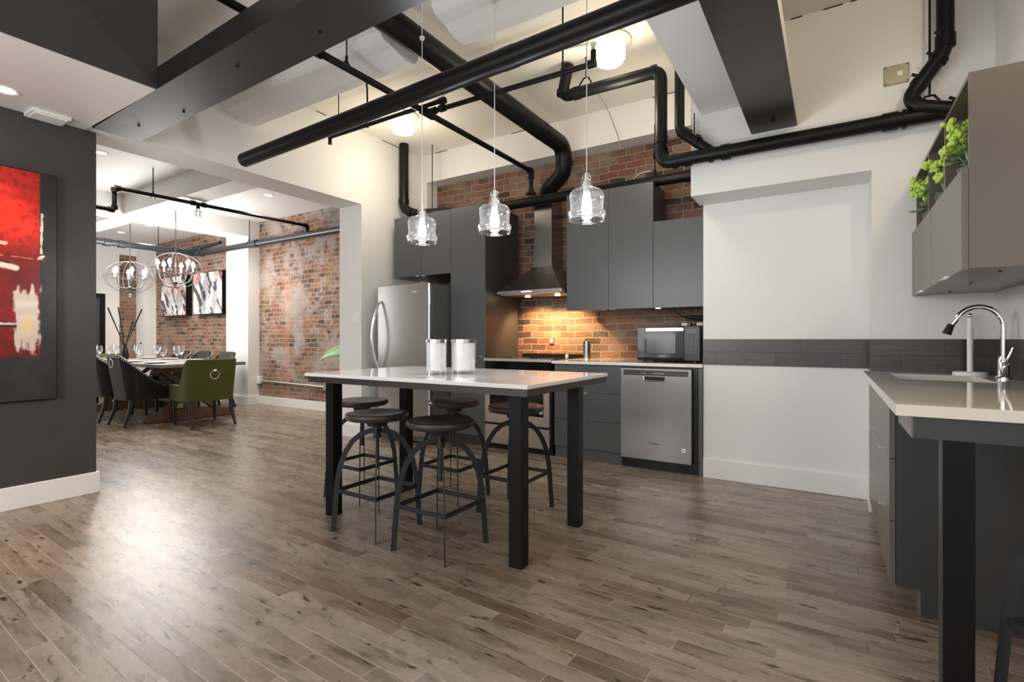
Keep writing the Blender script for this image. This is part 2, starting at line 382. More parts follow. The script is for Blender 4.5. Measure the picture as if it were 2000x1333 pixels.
# ceiling joists and beams
struct('beam_joist', MB().prism([(2.30, 3.44), (2.33, 3.13), (2.37, 3.09), (2.45, 3.075), (2.56, 3.04), (2.66, 3.05), (2.70, 3.10), (2.72, 3.44)], 'x', XL, -2.50).prism([(2.30, 3.44), (2.33, 3.13), (2.37, 3.09), (2.45, 3.075), (2.56, 3.04), (2.66, 3.05), (2.70, 3.10), (2.72, 3.44)], 'x', -2.05, -.80), M['white'])
struct('beam_boxed_right', MB().box(-.824, -.30, -3.6, 3.95, 2.78, 3.44), M['white'])
# dark shrinkage cracks at the ceiling joints
mb = MB(); rc = random.Random(3); x = -4.2
while x < -1.0:
    l_ = rc.uniform(.1, .5)
    if rc.random() < .6: mb.box(x, x + l_, 4.846, 4.851, 3.434, 3.441)
    x += l_ + rc.uniform(.02, .2)
for a_, b_ in ((-.24, -.17), (-.05, .06), (.10, .17), (.30, .42)): mb.box(a_, b_, 3.946, 3.951, 3.294, 3.301)
for a_, b_ in ((2.75, 2.95), (3.3, 3.42), (4.2, 4.55)): mb.box(XL - .001, XL + .004, a_, b_, 3.434, 3.441)
struct('trim_5', mb, M['soil'])
# dining room
struct('wall_brick_dining', MB().box(-8.34, XJ, 5.05, 5.2, 0, 3.12), M['brickd'])
struct('wall_brick_far', MB().box(-12.12, -9.0, 5.05, 5.2, 0, 3.12), M['brickf'])
struct('column_dining', MB().box(-9.02, -8.34, 4.85, 5.2, 0, 3.12), M['white'])
struct('column_corner', MB().box(-12.5, -12.12, 4.83, 5.2, 0, 3.12), M['white'])
struct('wall_far', MB().box(-12.7, -12.5, -.6, 4.53, 0, 3.12).box(-12.7, -12.5, 4.53, 4.84, 2.87, 3.12), M['white'])
struct('wall_far_brick', MB().box(-12.7, -12.52, 4.53, 4.84, 0, 2.88), M['brickf'])
struct('beam_dining_across', MB().box(-12.5, XJ, 3.07, 3.36, 2.85, 3.12), M['white'])
struct('beam_dining_along', MB().box(-8.78, -8.345, -.6, 4.849, 2.851, 3.12), M['white'])
struct('wall_dining_front', MB().box(-12.7, XJ, -.7, -.6, 0, 3.12), M['white'])
struct('baseboard_dining', MB().box(-8.34, XJ - .02, 5.03, 5.05, 0, .14).box(-9.04, -8.32, 4.832, 4.85, 0, .14).box(-8.34, -8.32, 4.85, 5.03, 0, .14).box(-12.1, -9.04, 5.03, 5.05, 0, .14).box(-12.12, -12.1, 4.83, 5.03, 0, .14).box(-12.5, -12.48, 4.3, 4.83, 0, .14), M['trimw'])
struct('baseboard_opening', MB().box(XJ - .02, XL + .018, 3.872, 3.89, 0, .14).box(XL, XL + .018, 3.89, 4.85, 0, .14).box(XJ - .02, XJ, 3.89, 5.05, 0, .14), M['trimw'])
d = struct('door_1', MB().box(-12.5, -12.47, 3.40, 4.28, 0, 2.03), M['blackm'])
obj('door_panel', MB().box(-12.47, -12.455, 3.50, 4.18, .1, 1.93), M['cabd'], d)
obj('door_handle', MB().cyl((-12.455, 4.12, 1.0), (-12.40, 4.12, 1.0), .012).cyl((-12.40, 4.12, 1.0), (-12.40, 4.0, 1.0), .01), M['chrome'], d)

# ------------------------------------------------------------------ steel beams
k = lambda X: -.018 * (X + 4.4)
t = thing('steel_beam', 'wide black steel beam spanning low over the room at upper left', 'beam', (-4.42, 1.58, 2.6))
X0, X1 = -4.42, .79
obj('beam_body', MB().hexa([(X0, 1.44, 2.60), (X1, 1.44 + k(X1), 2.60), (X1, 1.735 + k(X1), 2.60), (X0, 1.735, 2.60)],
     [(X0, 1.44, 2.73), (X1, 1.44 + k(X1), 2.73), (X1, 1.735 + k(X1), 2.73), (X0, 1.735, 2.73)]), M['steelbeam'], t)
for x, y in [(-3.6, 1.66), (-2.75, 1.54), (-2.1, 1.58), (-4.1, 1.60)]:
    obj('bolt', MB().cyl((x, y, 2.60), (x, y, 2.594), .009, seg=6), M['black'], t)
t = thing('steel_beam', 'broad black steel beam running away at upper right, ending at the pipe', 'beam', (-.34, 3.9, 2.56))
obj('beam_body', MB().box(-.483, -.20, -3.0, 3.945, 2.56, 2.58), M['steelbeam'], t)
obj('side_plate', MB().box(-.298, -.201, -3.0, 3.945, 2.58, 2.69), M['ceil'], t)
obj('web_plate', MB().box(-.483, -.47, -3.0, 3.945, 2.58, 2.78), M['steelbeam'], t)
obj('bolt', MB().cyl((-.33, 3.75, 2.56), (-.33, 3.75, 2.545), .014, seg=6), M['black'], t)

# ------------------------------------------------------------------ pipes
def collar(p, ax, r, l, t, name='coupling', m=None):
    p = Vector(p); a = Vector(ax).normalized() * l / 2
    return obj(name, MB().cyl(p - a, p + a, r, seg=18), m or M['black'], t, smooth=True)
def rod(x, y, z0, z1, t, r=.0045, clev=0):
    mb = MB().cyl((x, y, z0), (x, y, z1), r, seg=8)
    obj('hanger_rod', mb, M['black'], t)
    if clev:
        obj('clevis_hanger', MB().tube([(x, y + clev, z0 - .035), (x, y + clev*.8, z0 - .005), (x, y, z0 + .02), (x, y - clev*.8, z0 - .005), (x, y - clev, z0 - .035)], .006, 8).cyl((x, y, z0), (x, y, z0 + .05), .009, seg=8), M['black'], t, smooth=True)
# big pipe in front
t = thing('large_pipe', 'thick straight black pipe hanging across the middle of the ceiling, open end at left', 'pipe', (-3.84, 2.21, 2.5))
obj('pipe', MB().tube([(-3.86, 2.215, 2.5), (.78, 2.02, 2.5)], .052, 28), M['black'], t, smooth=True)
obj('end_cap', MB().tube([(-3.885, 2.2155, 2.5), (-3.855, 2.215, 2.5)], [.034, .053], 28), M['blackm'], t, smooth=True)
collar((-1.35, 2.110, 2.5), (1, -.042, 0), .054, .08, t)
rod(-.6, 2.08, 2.55, 2.78, t)
# duct
t = thing('round_duct', 'big round black exhaust duct running over the table and down into the range hood', 'duct', (-2.31, 4.7, 3.07))
obj('duct', MB().tube([(-2.50, -1.5, 3.246), (-2.31, 4.62, 3.07), (-2.33, 4.70, 2.83), (-2.62, 4.86, 2.72), (-2.63, 4.90, 2.63)], .085, 26, fillet=.10), M['black'], t, smooth=True)
for y in (3.0, 1.9, 4.2): collar((-2.31 - (4.62 - y)*.0306, y, 3.07 + (4.62 - y)*.0288), (.03, 1, -.0288), .0875, .03, t, 'duct_seam')
# sprinkler network
t = thing('sprinkler_pipe', 'thin black sprinkler pipe with a branch to the ceiling lamp, ending in a flange', 'pipe', (-2.718, 4.68, 2.9))
obj('pipe', MB().tube([(-2.718, -2.5, 2.905), (-2.718, 4.68, 2.905), (-2.718, 4.68, 2.66)], .024, 16, fillet=.03), M['black'], t, smooth=True)
obj('branch_pipe', MB().tube([(-2.718, 3.04, 2.905), (-1.30, 3.04, 2.885), (-1.30, 3.04, 2.97)], .018, 14, fillet=.02), M['black'], t, smooth=True)
obj('branch_pipe', MB().tube([(-2.56, 3.04, 2.905), (-2.56, 3.04, 2.965), (-3.90, 3.04, 2.965), (-3.90, 3.04, 2.94)], .017, 14, fillet=.02), M['black'], t, smooth=True)
obj('flange', MB().cyl((-2.718, 4.68, 2.655), (-2.718, 4.68, 2.668), .055).cyl((-2.718, 4.68, 2.66), (-2.718, 4.68, 2.70), .034), M['black'], t, smooth=True)
for p, a, r, l in [((-2.718, 4.66, 2.905), (0,1,0), .033, .06), ((-2.718, 4.68, 2.85), (0,0,1), .033, .06), ((-2.718, 3.04, 2.905), (0,1,0), .034, .13), ((-2.66, 3.04, 2.905), (1,0,0), .027, .07),
                   ((-2.56, 3.04, 2.905), (1,0,0), .027, .05), ((-2.56, 3.04, 2.962), (1,0,0), .026, .05), ((-1.31, 3.04, 2.885), (1,0,0), .027, .05), ((-2.718, 2.02, 2.905), (0,1,0), .034, .07)]:
    collar(p, a, r, l, t)
obj('sprinkler_head', MB().cyl((-1.30, 3.04, 2.97), (-1.30, 3.04, 3.0), .012).cyl((-1.30, 3.04, 3.01), (-1.30, 3.04, 3.014), .022), M['galv'], t)
obj('sprinkler_head', MB().cyl((-3.90, 3.04, 2.95), (-3.90, 3.04, 2.91), .016).cyl((-3.90, 3.04, 2.905), (-3.90, 3.04, 2.901), .02), M['black'], t)
rod(-2.718, 2.25, 2.935, 3.44, t, clev=.03); rod(-3.78, 3.04, 2.98, 3.44, t); rod(-1.52, 3.04, 2.91, 3.44, t, .006, clev=.02)
obj('support_strap', MB().tube([(-2.70, 2.40, 2.90), (-2.70, 2.41, 2.82), (-2.695, 2.41, 2.56)], .006, 8), M['blackm'], t)
# pipe above the cabinets
t = thing('drain_pipe', 'black horizontal pipe just above the grey kitchen cabinets, passing before the hood chimney', 'pipe', (-2.5, 4.68, 2.57))
obj('pipe', MB().tube([(-3.42, 4.70, 2.585), (-.93, 4.68, 2.572)], .050, 22), M['black'], t, smooth=True)
obj('elbow', MB().tube([(-1.06, 4.68, 2.572), (-.955, 4.68, 2.56), (-.96, 4.70, 2.38)], .058, 18, fillet=.05), M['black'], t, smooth=True)
collar((-1.08, 4.68, 2.573), (1,0,0), .056, .05, t); collar((-1.0, 4.68, 2.573), (1,0,0), .060, .03, t)
rod(-1.39, 4.68, 2.62, 3.10, t, .006)
obj('rod_nut', MB().cyl((-1.39, 4.68, 2.62), (-1.39, 4.68, 2.68), .014, seg=8), M['black'], t)
# riser left
t = thing('drain_pipe', 'short vertical black pipe in the corner, elbowing behind the cabinet over the fridge', 'pipe', (-4.30, 4.45, 3.0))
obj('pipe', MB().tube([(-4.33, 4.43, 3.44), (-4.33, 4.43, 2.67), (-4.19, 4.45, 2.59), (-3.62, 4.66, 2.585)], .056, 20, fillet=.07), M['black'], t, smooth=True)
collar((-4.33, 4.43, 2.76), (0,0,1), .063, .05, t); collar((-4.22, 4.445, 2.605), (1,.1,-.4), .062, .04, t)
obj('wall_rod', MB().cyl((-4.05, 4.62, 2.60), (-4.05, 4.62, 3.44), .005, seg=8).tube([(-4.09, 4.62, 2.55), (-4.05, 4.62, 2.62), (-4.01, 4.62, 2.55)], .008, 8), M['black'], t)
# large drain network on the right
t = thing('drain_pipe', 'heavy black drain pipe network on the white wall, with risers and clamps', 'pipe', (0, 3.86, 2.45))
z5 = 2.452; Y5 = 3.865
obj('pipe', MB().tube([(-1.88, Y5, 3.42), (-1.94, Y5, 3.165), (-1.10, Y5, 3.155), (-1.10, Y5, z5 + .05), (-1.06, Y5 - .01, z5 - .01), (.79, Y5, z5 - .01)], .047, 22, fillet=.085, fs=8), M['black'], t, smooth=True)
obj('riser', MB().tube([(-.962, Y5, 3.42), (-.962, Y5, 2.66), (-.72, Y5, z5)], .036, 18, fillet=.05), M['black'], t, smooth=True)
obj('riser', MB().tube([(.56, Y5 - .01, 3.28), (.56, Y5 - .01, 2.80), (.395, Y5 - .02, 2.56), (.43, Y5 - .03, 2.49), (.58, Y5 - .03, z5 - .01)], .042, 20, fillet=.07), M['black'], t, smooth=True)
for p, a, r, l in [((-1.10, Y5, 2.62), (0,0,1), .053, .05), ((-.99, Y5, z5-.01), (1,0,0), .054, .04), ((-.90, Y5, z5-.01), (1,0,0), .053, .05), ((-.64, Y5, z5-.01), (1,0,0), .055, .06), ((-.74, Y5, z5-.01), (1,0,0), .055, .03),
                   ((-.935, Y5, 2.645), (-1,0,.9), .042, .05), ((-.84, Y5, 2.56), (-1,0,.9), .042, .04), ((.30, Y5, z5-.01), (1,0,0), .055, .08), ((.37, Y5, z5-.01), (1,0,0), .057, .02), ((.62, Y5, z5-.01), (1,0,0), .056, .06),
                   ((.56, Y5-.01, 2.85), (0,0,1), .049, .07), ((.53, Y5-.01, 2.75), (.5,0,.8), .047, .03), ((.44, Y5-.015, 2.63), (.55,0,.8), .047, .03), ((-1.80, Y5, 3.163), (1,0,0), .053, .05), ((-1.93, Y5, 3.20), (0,0,1), .055, .04),
                   ((-1.15, Y5, 3.155), (1,0,0), .053, .04)]:
    collar(p, a, r, l, t)
for p in [(.535, Y5 - .055, 2.88), (.50, Y5 - .055, 2.77), (.43, Y5 - .06, 2.66), (-.80, Y5 - .05, 2.57), (-.86, Y5 - .05, 2.62), (.60, Y5 - .05, 2.485), (.66, Y5 - .045, 2.48)]:
    obj('clamp_screw', MB().cyl(p, (p[0] - .03, p[1], p[2] + .018), .009, seg=8), M['black'], t)
for x, z, zt in [(-1.10, 2.50, None), (-1.72, 3.17, 3.44), (.49, z5, 3.30)]:
    r_ = .062
    obj('ring_hanger', MB().tube([(x - r_*.9, Y5, z - .01), (x - r_*.8, Y5 - .01, z + .05), (x - .02, Y5, z + .10), (x + .02, Y5, z + .10), (x + r_*.8, Y5 - .01, z + .05), (x + r_*.9, Y5, z - .01)], .007, 8), M['black'], t, smooth=True)
    if zt: rod(x, Y5, z + .10, zt, t, .006)
rod(-.86, Y5 + .02, 2.55, 2.78, t, .004)
# dining pipes
t = thing('grey_pipe', 'blue-grey pipe following the dining room brick walls under the ceiling', 'pipe', (-7, 4.85, 2.7))
obj('pipe', MB().tube([(XJ - .01, 4.85, 2.69), (-10.0, 4.85, 2.70), (-10.0, 1.6, 2.69)], .052, 18, fillet=.10), M['greypipe'], t, smooth=True)
for p, a in [((-8.1, 4.85, 2.70), (1,0,0)), ((-9.86, 4.85, 2.70), (1,0,0)), ((-10, 4.7, 2.70), (0,1,0)), ((-10, 3.45, 2.69), (0,1,0)), ((-10, 3.65, 2.69), (0,1,0))]: collar(p, a, .064, .09, t, m=M['greypipe'])
for x in (-8.3, -5.9): rod(x, 4.85, 2.75, 3.12, t, .006, clev=.05)
for y in (4.2,): rod(-10.0, y, 2.75, 3.12, t, .006)
obj('side_branch', MB().tube([(-10.25, 4.85, 2.78), (-9.7, 4.92, 2.84), (-9.35, 4.92, 2.86)], .03, 12).cyl((-9.95, 4.85, 2.7), (-9.95, 4.88, 2.82), .025), M['greypipe'], t, smooth=True)
t = thing('sprinkler_pipe', 'thin black stepped pipe with a caged bulb hanging under the dining ceiling', 'pipe', (-6.75, 3.3, 2.8))
obj('pipe', MB().tube([(-6.75, 1.2, 2.545), (-6.75, 2.40, 2.545), (-6.75, 2.40, 2.795), (-6.75, 4.85, 2.835), (-6.75, 4.85, 2.70)], .023, 14, fillet=.03), M['black'], t, smooth=True)
for p, a in [((-6.75, 2.40, 2.57), (0,0,1)), ((-6.75, 2.37, 2.545), (0,1,0)), ((-6.75, 2.43, 2.795), (0,1,0)), ((-6.75, 2.40, 2.77), (0,0,1)), ((-6.75, 3.22, 2.81), (0,1,0)), ((-6.75, 3.35, 2.812), (0,1,0)), ((-6.75, 4.82, 2.835), (0,1,0)), ((-6.75, 4.85, 2.81), (0,0,1))]:
    collar(p, a, .032, .05, t)
rod(-6.75, 2.78, 2.80, 3.12, t, .006, clev=.025)
cg = obj('bulb_cage', MB().tube([(-6.75 + .035*cos(a*pi/4), 3.28 + .035*sin(a*pi/4), 2.66) for a in range(8)], .002, 6, close=True).tube([(-6.75 + .035*cos(a*pi/4), 3.28 + .035*sin(a*pi/4), 2.72) for a in range(8)], .002, 6, close=True), M['black'], t)
mb = MB().cyl((-6.75, 3.28, 2.75), (-6.75, 3.28, 2.80), .022)
for a in range(6):
    c, s_ = .035*cos(a*pi/3), .035*sin(a*pi/3); mb.tube([(-6.75 + c*.4, 3.28 + s_*.4, 2.75), (-6.75 + c, 3.28 + s_, 2.72), (-6.75 + c, 3.28 + s_, 2.66)], .002, 5)
obj('cage_bars', mb, M['black'], t)

# ------------------------------------------------------------------ kitchen cabinets
def cabinet(name, label, x0, x1, y0, y1, z0, z1, doors, m=None, handles=(), group=None, body=None, kick=None, cat='cabinet', dname='door'):
    """doors: list of (x0,x1,z0,z1); handles: list of (door index, x, z) small tabs"""
    m = m or M['cab']
    t = thing(name, label, cat, ((x0+x1)/2, (y0+y1)/2, z0), group=group)
    obj('body', MB().box(x0 + .001, x1 - .001, y0 + .021, y1, z0 + .001, z1), body or M['cabd'], t)
    ds = [obj(dname, MB().box(a + .0015, b - .0015, y0, y0 + .02, c + .0015, e - .0015), m, t, bevel=.0012) for a, b, c, e in doors]
    for i, hx, hz in handles:
        obj('handle', MB().box(hx - .022, hx + .022, y0 - .018, y0 + .002, hz - .004, hz + .003), M['chrome'], ds[i])
    return t
GU = 'grey upper cabinets over the counter'
xa, xb, xc, xd = -2.232, -1.792, -1.366, -.957
cabinet('wall_cabinet', 'tall grey wall cabinet right beside the range hood', xa, xb, 4.55, 4.935, 1.394, 2.537, [(xa, xb, 1.39, 2.537)], handles=[(0, xb - .05, 1.388)], group=GU)
cabinet('wall_cabinet', 'tall grey wall cabinet in the middle, its dark side showing above the shorter one', xb, xc, 4.55, 4.935, 1.394, 2.537, [(xb, xc, 1.39, 2.537)], handles=[(0, xb + .05, 1.388)], group=GU)
cabinet('wall_cabinet', 'shorter grey wall cabinet above the microwave against the white wall', xc, -.905, 4.55, 4.935, 1.39, 2.17, [(xc, xd + .04, 1.388, 2.17)], handles=[(0, xc + .05, 1.385)], group=GU)
cabinet('fridge_cabinet', 'wide grey two-door cabinet above the refrigerator', -4.325, -3.484, 4.27, 4.925, 1.822, 2.515, [(-4.325, -3.905, 1.82, 2.515), (-3.905, -3.484, 1.82, 2.515)], handles=[(0, -3.95, 1.818), (1, -3.86, 1.818)])
cabinet('pantry_cabinet', 'full-height grey pantry cabinet between refrigerator and range', -3.483, -3.03, 4.27, 4.925, .0, 2.517, [(-3.483, -3.03, .10, 2.517)], handles=[(0, -3.07, .93)], body=M['cabd'])
zs = [.107, .364, .62, .868]
t = cabinet('drawer_unit', 'grey three-drawer base cabinet between range and dishwasher', -2.217, -1.559, 4.255, 4.94, .0, .872, [(-2.217, -1.559, zs[i], zs[i+1]) for i in range(3)], handles=[(0, -1.885, .362), (1, -1.885, .618), (2, -1.885, .862)], dname='drawer', body=M['cab'])
struct('trim_4', MB().box(-.905, -.878, 4.245, 4.94, 0, .872), M['cab'])

# worktop
t = obj('countertop', MB().box(-2.238, -.877, 4.235, 5.045, .877, .905), M['quartz'], bevel=.003)
tag(t, 'white quartz worktop under the microwave, over drawers and dishwasher', 'countertop')
# dishwasher
t = thing('dishwasher', 'stainless steel dishwasher under the worktop with a pocket handle', 'dishwasher', (-1.255, 4.5, 0))
x0, x1 = -1.556, -.953
obj('body', MB().box(x0, x1 + .048, 4.27, 4.9, .0, .872), M['blackp'], t)
dr = obj('door', MB().box(x0 + .003, x1 - .003, 4.225, 4.268, .085, .862), M['steel'], t, bevel=.006)
obj('control_panel', MB().box(x0 + .03, x1 - .03, 4.221, 4.226, .80, .845), M['cabd'], dr)
mb = MB()
for i in range(6): mb.box(-1.27 + i*.016, -1.262 + i*.016, 4.2195, 4.2215, .816, .822)
mb.box(-1.37, -1.362, 4.2195, 4.2215, .816, .822).box(-1.345, -1.335, 4.2195, 4.2215, .816, .822)
obj('indicator_marks', mb, M['whitep'], dr)
obj('pocket_handle', MB().box(-1.345, -1.165, 4.2205, 4.2265, .760, .792), M['blackp'], dr, bevel=.003)
obj('pocket_lip', MB().tube([(-1.35, 4.222, .79), (-1.34, 4.221, .757), (-1.17, 4.221, .755), (-1.16, 4.222, .79)], .005, 8, fillet=.02), M['chrome'], dr, smooth=True)
def text_obj(s, loc, size, m, parent, rot=(R(90), 0, 0), name='lettering', align='CENTER'):
    cu = bpy.data.curves.new('txt', 'FONT'); cu.body = s; cu.size = size; cu.extrude = .0008; cu.align_x = align
    tmp = bpy.data.objects.new('txt', cu); C.objects.link(tmp)
    bpy.context.view_layer.update()
    me = bpy.data.meshes.new_from_object(tmp.evaluated_get(bpy.context.evaluated_depsgraph_get()))
    bpy.data.objects.remove(tmp); me.materials.clear(); me.materials.append(m)
    o = bpy.data.objects.new(name, me); C.objects.link(o); o.parent = parent
    o.location = Vector(loc) - rootpos(parent); o.rotation_euler = rot
    return o
text_obj('Whirlpool', (-1.262, 4.2245, .222), .022, M['blackp'], dr)
obj('badge', MB().cyl((-1.02, 4.226, .20), (-1.02, 4.2215, .20), .016), M['chrome'], dr, smooth=True)
obj('badge_mark', MB().box(-1.03, -1.01, 4.2205, 4.222, .195, .204), M['blackp'], dr)
# range
t = thing('range', 'stainless electric range with black glass top below the hood', 'stove', (-2.62, 4.6, 0))
x0, x1 = -3.012, -2.24
obj('body', MB().box(x0, x1, 4.27, 4.93, .0, .895), M['blackp'], t)
obj('cooktop', MB().box(x0 - .004, x1 + .002, 4.235, 5.03, .893, .912), M['glassblack'], t, bevel=.003)
obj('front_trim', MB().box(x0 - .003, x1 + .001, 4.228, 4.24, .888, .914), M['steelw'], t)
obj('back_guard', MB().box(x0, x1, 4.99, 5.045, .912, .945), M['blackp'], t)
obj('control_panel', MB().box(x0 + .003, x1 - .003, 4.245, 4.272, .775, .885), M['glassblack'], t)
od = obj('oven_door', MB().box(x0 + .006, x1 - .02, 4.235, 4.27, .265, .77), M['steelw'], t, bevel=.003)
obj('oven_window', MB().box(x0 + .07, x1 - .085, 4.230, 4.2355, .36, .70), M['glassblack'], od)
obj('oven_handle', MB().tube([(x0 + .06, 4.235, .735), (x0 + .06, 4.19, .735), (x1 - .07, 4.19, .735), (x1 - .07, 4.235, .735)], .011, 12, fillet=.02), M['chrome'], od, smooth=True)
obj('badge', MB().cyl((x1 - .105, 4.23, .405), (x1 - .105, 4.225, .405), .020), M['chrome'], od, smooth=True)
obj('warming_drawer', MB().box(x0 + .006, x1 - .02, 4.235, 4.27, .055, .245), M['steelw'], t, bevel=.003)
obj('burner_ring', MB().tube([(-2.78 + .1*cos(a*pi/16), 4.55 + .1*sin(a*pi/16), .9125) for a in range(32)], .0015, 5, close=True), M['greyp'], t)
obj('burner_ring', MB().tube([(-2.44 + .08*cos(a*pi/16), 4.50 + .08*sin(a*pi/16), .9125) for a in range(32)], .0015, 5, close=True), M['greyp'], t)
sp = thing('spoon_rest', 'small wire rest lying on the black cooktop at left', 'spoon rest', (-2.82, 4.46, .913))
obj('wire', MB().tube([(-2.87, 4.42, .916), (-2.84, 4.46, .93), (-2.80, 4.46, .93), (-2.78, 4.42, .916), (-2.82, 4.40, .916)], .003, 6, close=True), M['chrome'], sp, smooth=True)
sh = thing('salt_shaker', 'little chrome shaker at the right rear of the cooktop', 'shaker', (-2.34, 4.78, .912))
obj('jar', MB().lathe([(.0, .912), (.017, .912), (.017, .945), (.014, .95)], (-2.34, 4.78, 0), 16), M['china'], sh, smooth=True)
obj('cap', MB().lathe([(.016, .949), (.016, .963), (0, .968)], (-2.34, 4.78, 0), 16), M['chrome'], sh, smooth=True)
# hood
t = thing('range_hood', 'stainless chimney range hood with two warm lamps, lit brick behind', 'range hood', (-2.62, 4.7, 1.57))
hx0, hx1 = -3.0, -2.242
obj('canopy_rim', MB().box(hx0, hx1, 4.45, 5.045, 1.577, 1.612), M['steelh'], t, bevel=.002)
obj('canopy', MB().hexa([(hx0 + .005, 4.455, 1.612), (hx1 - .005, 4.455, 1.612), (hx1 - .005, 5.044, 1.612), (hx0 + .005, 5.044, 1.612)],
                        [(-2.742, 4.775, 1.885), (-2.518, 4.775, 1.885), (-2.518, 5.044, 1.885), (-2.742, 5.044, 1.885)]), M['steel'], t)
obj('chimney', MB().box(-2.740, -2.520, 4.778, 5.044, 1.88, 2.30).box(-2.735, -2.525, 4.783, 5.044, 2.30, 2.62), M['steel'], t)
obj('filter_panel', MB().box(hx0 + .03, hx1 - .03, 4.48, 4.92, 1.570, 1.578), M['steelw'], t)
obj('display', MB().box(-2.70, -2.58, 4.447, 4.451, 1.589, 1.600), M['display'], t)
for x in (-2.78, -2.42): obj('hood_lamp', MB().cyl((x, 4.72, 1.563), (x, 4.72, 1.571), .028), M['spotl'], t)

# fridge
t = thing('refrigerator', 'stainless refrigerator with bowed handle beside the white wall', 'refrigerator', (-3.88, 4.3, 0))
fx0, fx1 = -4.257, -3.502
obj('body', MB().box(fx0 + .01, fx1, 4.01, 4.80, .02, 1.685), M['greyp'], t, bevel=.006)
def bowdoor(z0, z1):
    mb = MB(); n = 14; fr = []
    for i in range(n + 1):
        u = i / n; x = fx0 + (fx1 - fx0) * u; y = 3.93 + .022 * (2*u - 1)**2
        fr.append((x, y))
    poly = fr + [(fx1, 4.005), (fx0, 4.005)]
    return mb.prism(poly, 'z', z0, z1)
dr = obj('fridge_door', bowdoor(.66, 1.69), M['steel'], t, bevel=.004, smooth=True)
obj('door_edge_trim', MB().cyl((fx1 - .006, 3.958, .665), (fx1 - .006, 3.958, 1.685), .011), M['chrome'], dr, smooth=True)
obj('door_handle', MB().tube([(-4.195, 3.945, 1.52), (-4.205, 3.915, 1.50), (-4.225, 3.86, 1.32), (-4.235, 3.835, 1.13), (-4.225, 3.86, .93), (-4.205, 3.915, .76), (-4.195, 3.945, .74)], .013, 14, fillet=.08), M['chrome'], dr, smooth=True)
obj('badge', MB().box(-3.72, -3.66, 3.928, 3.934, 1.598, 1.612), M['chrome'], dr)
dr = obj('freezer_drawer', bowdoor(.09, .645), M['steel'], t, bevel=.004, smooth=True)
obj('door_edge_trim', MB().cyl((fx1 - .006, 3.958, .095), (fx1 - .006, 3.958, .64), .011), M['chrome'], dr, smooth=True)
obj('drawer_handle', MB().tube([(-4.18, 3.94, .60), (-4.16, 3.88, .60), (-3.60, 3.88, .60), (-3.58, 3.94, .60)], .012, 12, fillet=.04), M['chrome'], dr, smooth=True)

# microwave
t = thing('microwave', 'black microwave oven with a silver sticker strip on the white worktop', 'microwave', (-1.2, 4.55, .905))
x0, x1 = -1.457, -.925
obj('body', MB().box(x0, x1, 4.40, 4.78, .925, 1.215), M['blackp'], t, bevel=.006)
dr = obj('door', MB().box(x0 + .003, x1 - .13, 4.38, 4.40, .928, 1.212), M['glassblack'], t, bevel=.003)
obj('window', MB().box(x0 + .085, x1 - .20, 4.377, 4.381, .985, 1.150), mat('microwave_window', (.045, .045, .05), .18), dr)
obj('sticker', MB().box(x0 + .08, x1 - .135, 4.3775, 4.381, 1.178, 1.203), mat('foil_sticker', (.6, .6, .64), .25, .8, noisy=1, nscale=60), dr)
text_obj('Panasonic', (-1.235, 4.3795, .957), .013, M['whitep'], dr)
cp = obj('control_panel', MB().box(x1 - .128, x1 - .003, 4.38, 4.40, .928, 1.212), M['blackp'], t)
obj('display', MB().box(x1 - .11, x1 - .025, 4.377, 4.381, 1.155, 1.195), M['greyp'], cp)
mb = MB()
for i in range(7):
    for j in range(3): mb.box(x1 - .108 + j*.030, x1 - .086 + j*.030, 4.378, 4.381, .985 + i*.022, .998 + i*.022)
obj('keypad', mb, mat('keypad_grey', (.06, .06, .07), .4), cp)
for x in (x0 + .05, x1 - .05):
    for y in (4.43, 4.74): obj('foot', MB().cyl((x, y, .905), (x, y, .927), .014), M['blackp'], t)
# canister
t = thing('utensil_canister', 'perforated steel canister on the worktop against the lit brick', 'canister', (-2.15, 4.86, .905))
obj('can', MB().lathe([(0, .905), (.040, .905), (.040, 1.085), (.037, 1.085), (.037, .912)], (-2.15, 4.86, 0), 28), M['steelh'], t, smooth=True)
mb = MB()
for i in range(8): mb.tube([(-2.15 + .0405*cos(a*pi/14), 4.86 + .0405*sin(a*pi/14), .925 + i*.02) for a in range(28)], .0025, 5, close=True)
obj('ribs', mb, M['chrome'], t, smooth=True)
# outlet and adapters on brick
t = thing('wall_outlet', 'grubby outlet cover on the lit brick above the cooktop', 'outlet', (-2.66, 4.94, 1.08))
obj('plate', MB().box(-2.69, -2.63, 5.038, 5.05, 1.055, 1.125), M['brass'], t, bevel=.002)
obj('socket', MB().box(-2.675, -2.645, 5.035, 5.04, 1.075, 1.105), M['whitep'], t)
for x, nm in ((-1.20, 'left'), (-1.06, 'right')):
    t = thing('plug_adapter', 'white plug adapter on the brick above the microwave, %s of the two' % nm, 'plug', (x, 4.93, 1.235), group='plug adapters behind the microwave')
    obj('plug_body', MB().box(x - .028, x + .028, 5.0, 5.05, 1.235, 1.265), M['whitep'], t, bevel=.004)
    obj('plug_head', MB().box(x + .028, x + .055, 5.005, 5.045, 1.232, 1.258), M['blackp'], t)
t = obj('power_cord', MB().tube([(-1.32, 5.03, 1.40), (-1.24, 5.03, 1.33), (-1.12, 5.03, 1.295), (-1.0, 5.03, 1.295), (-.93, 5.03, 1.32), (-.885, 5.03, 1.35)], .005, 8, fillet=.05), M['blackp'], smooth=True)
tag(t, 'black cord looping on the brick between microwave and wall cabinets', 'cord')

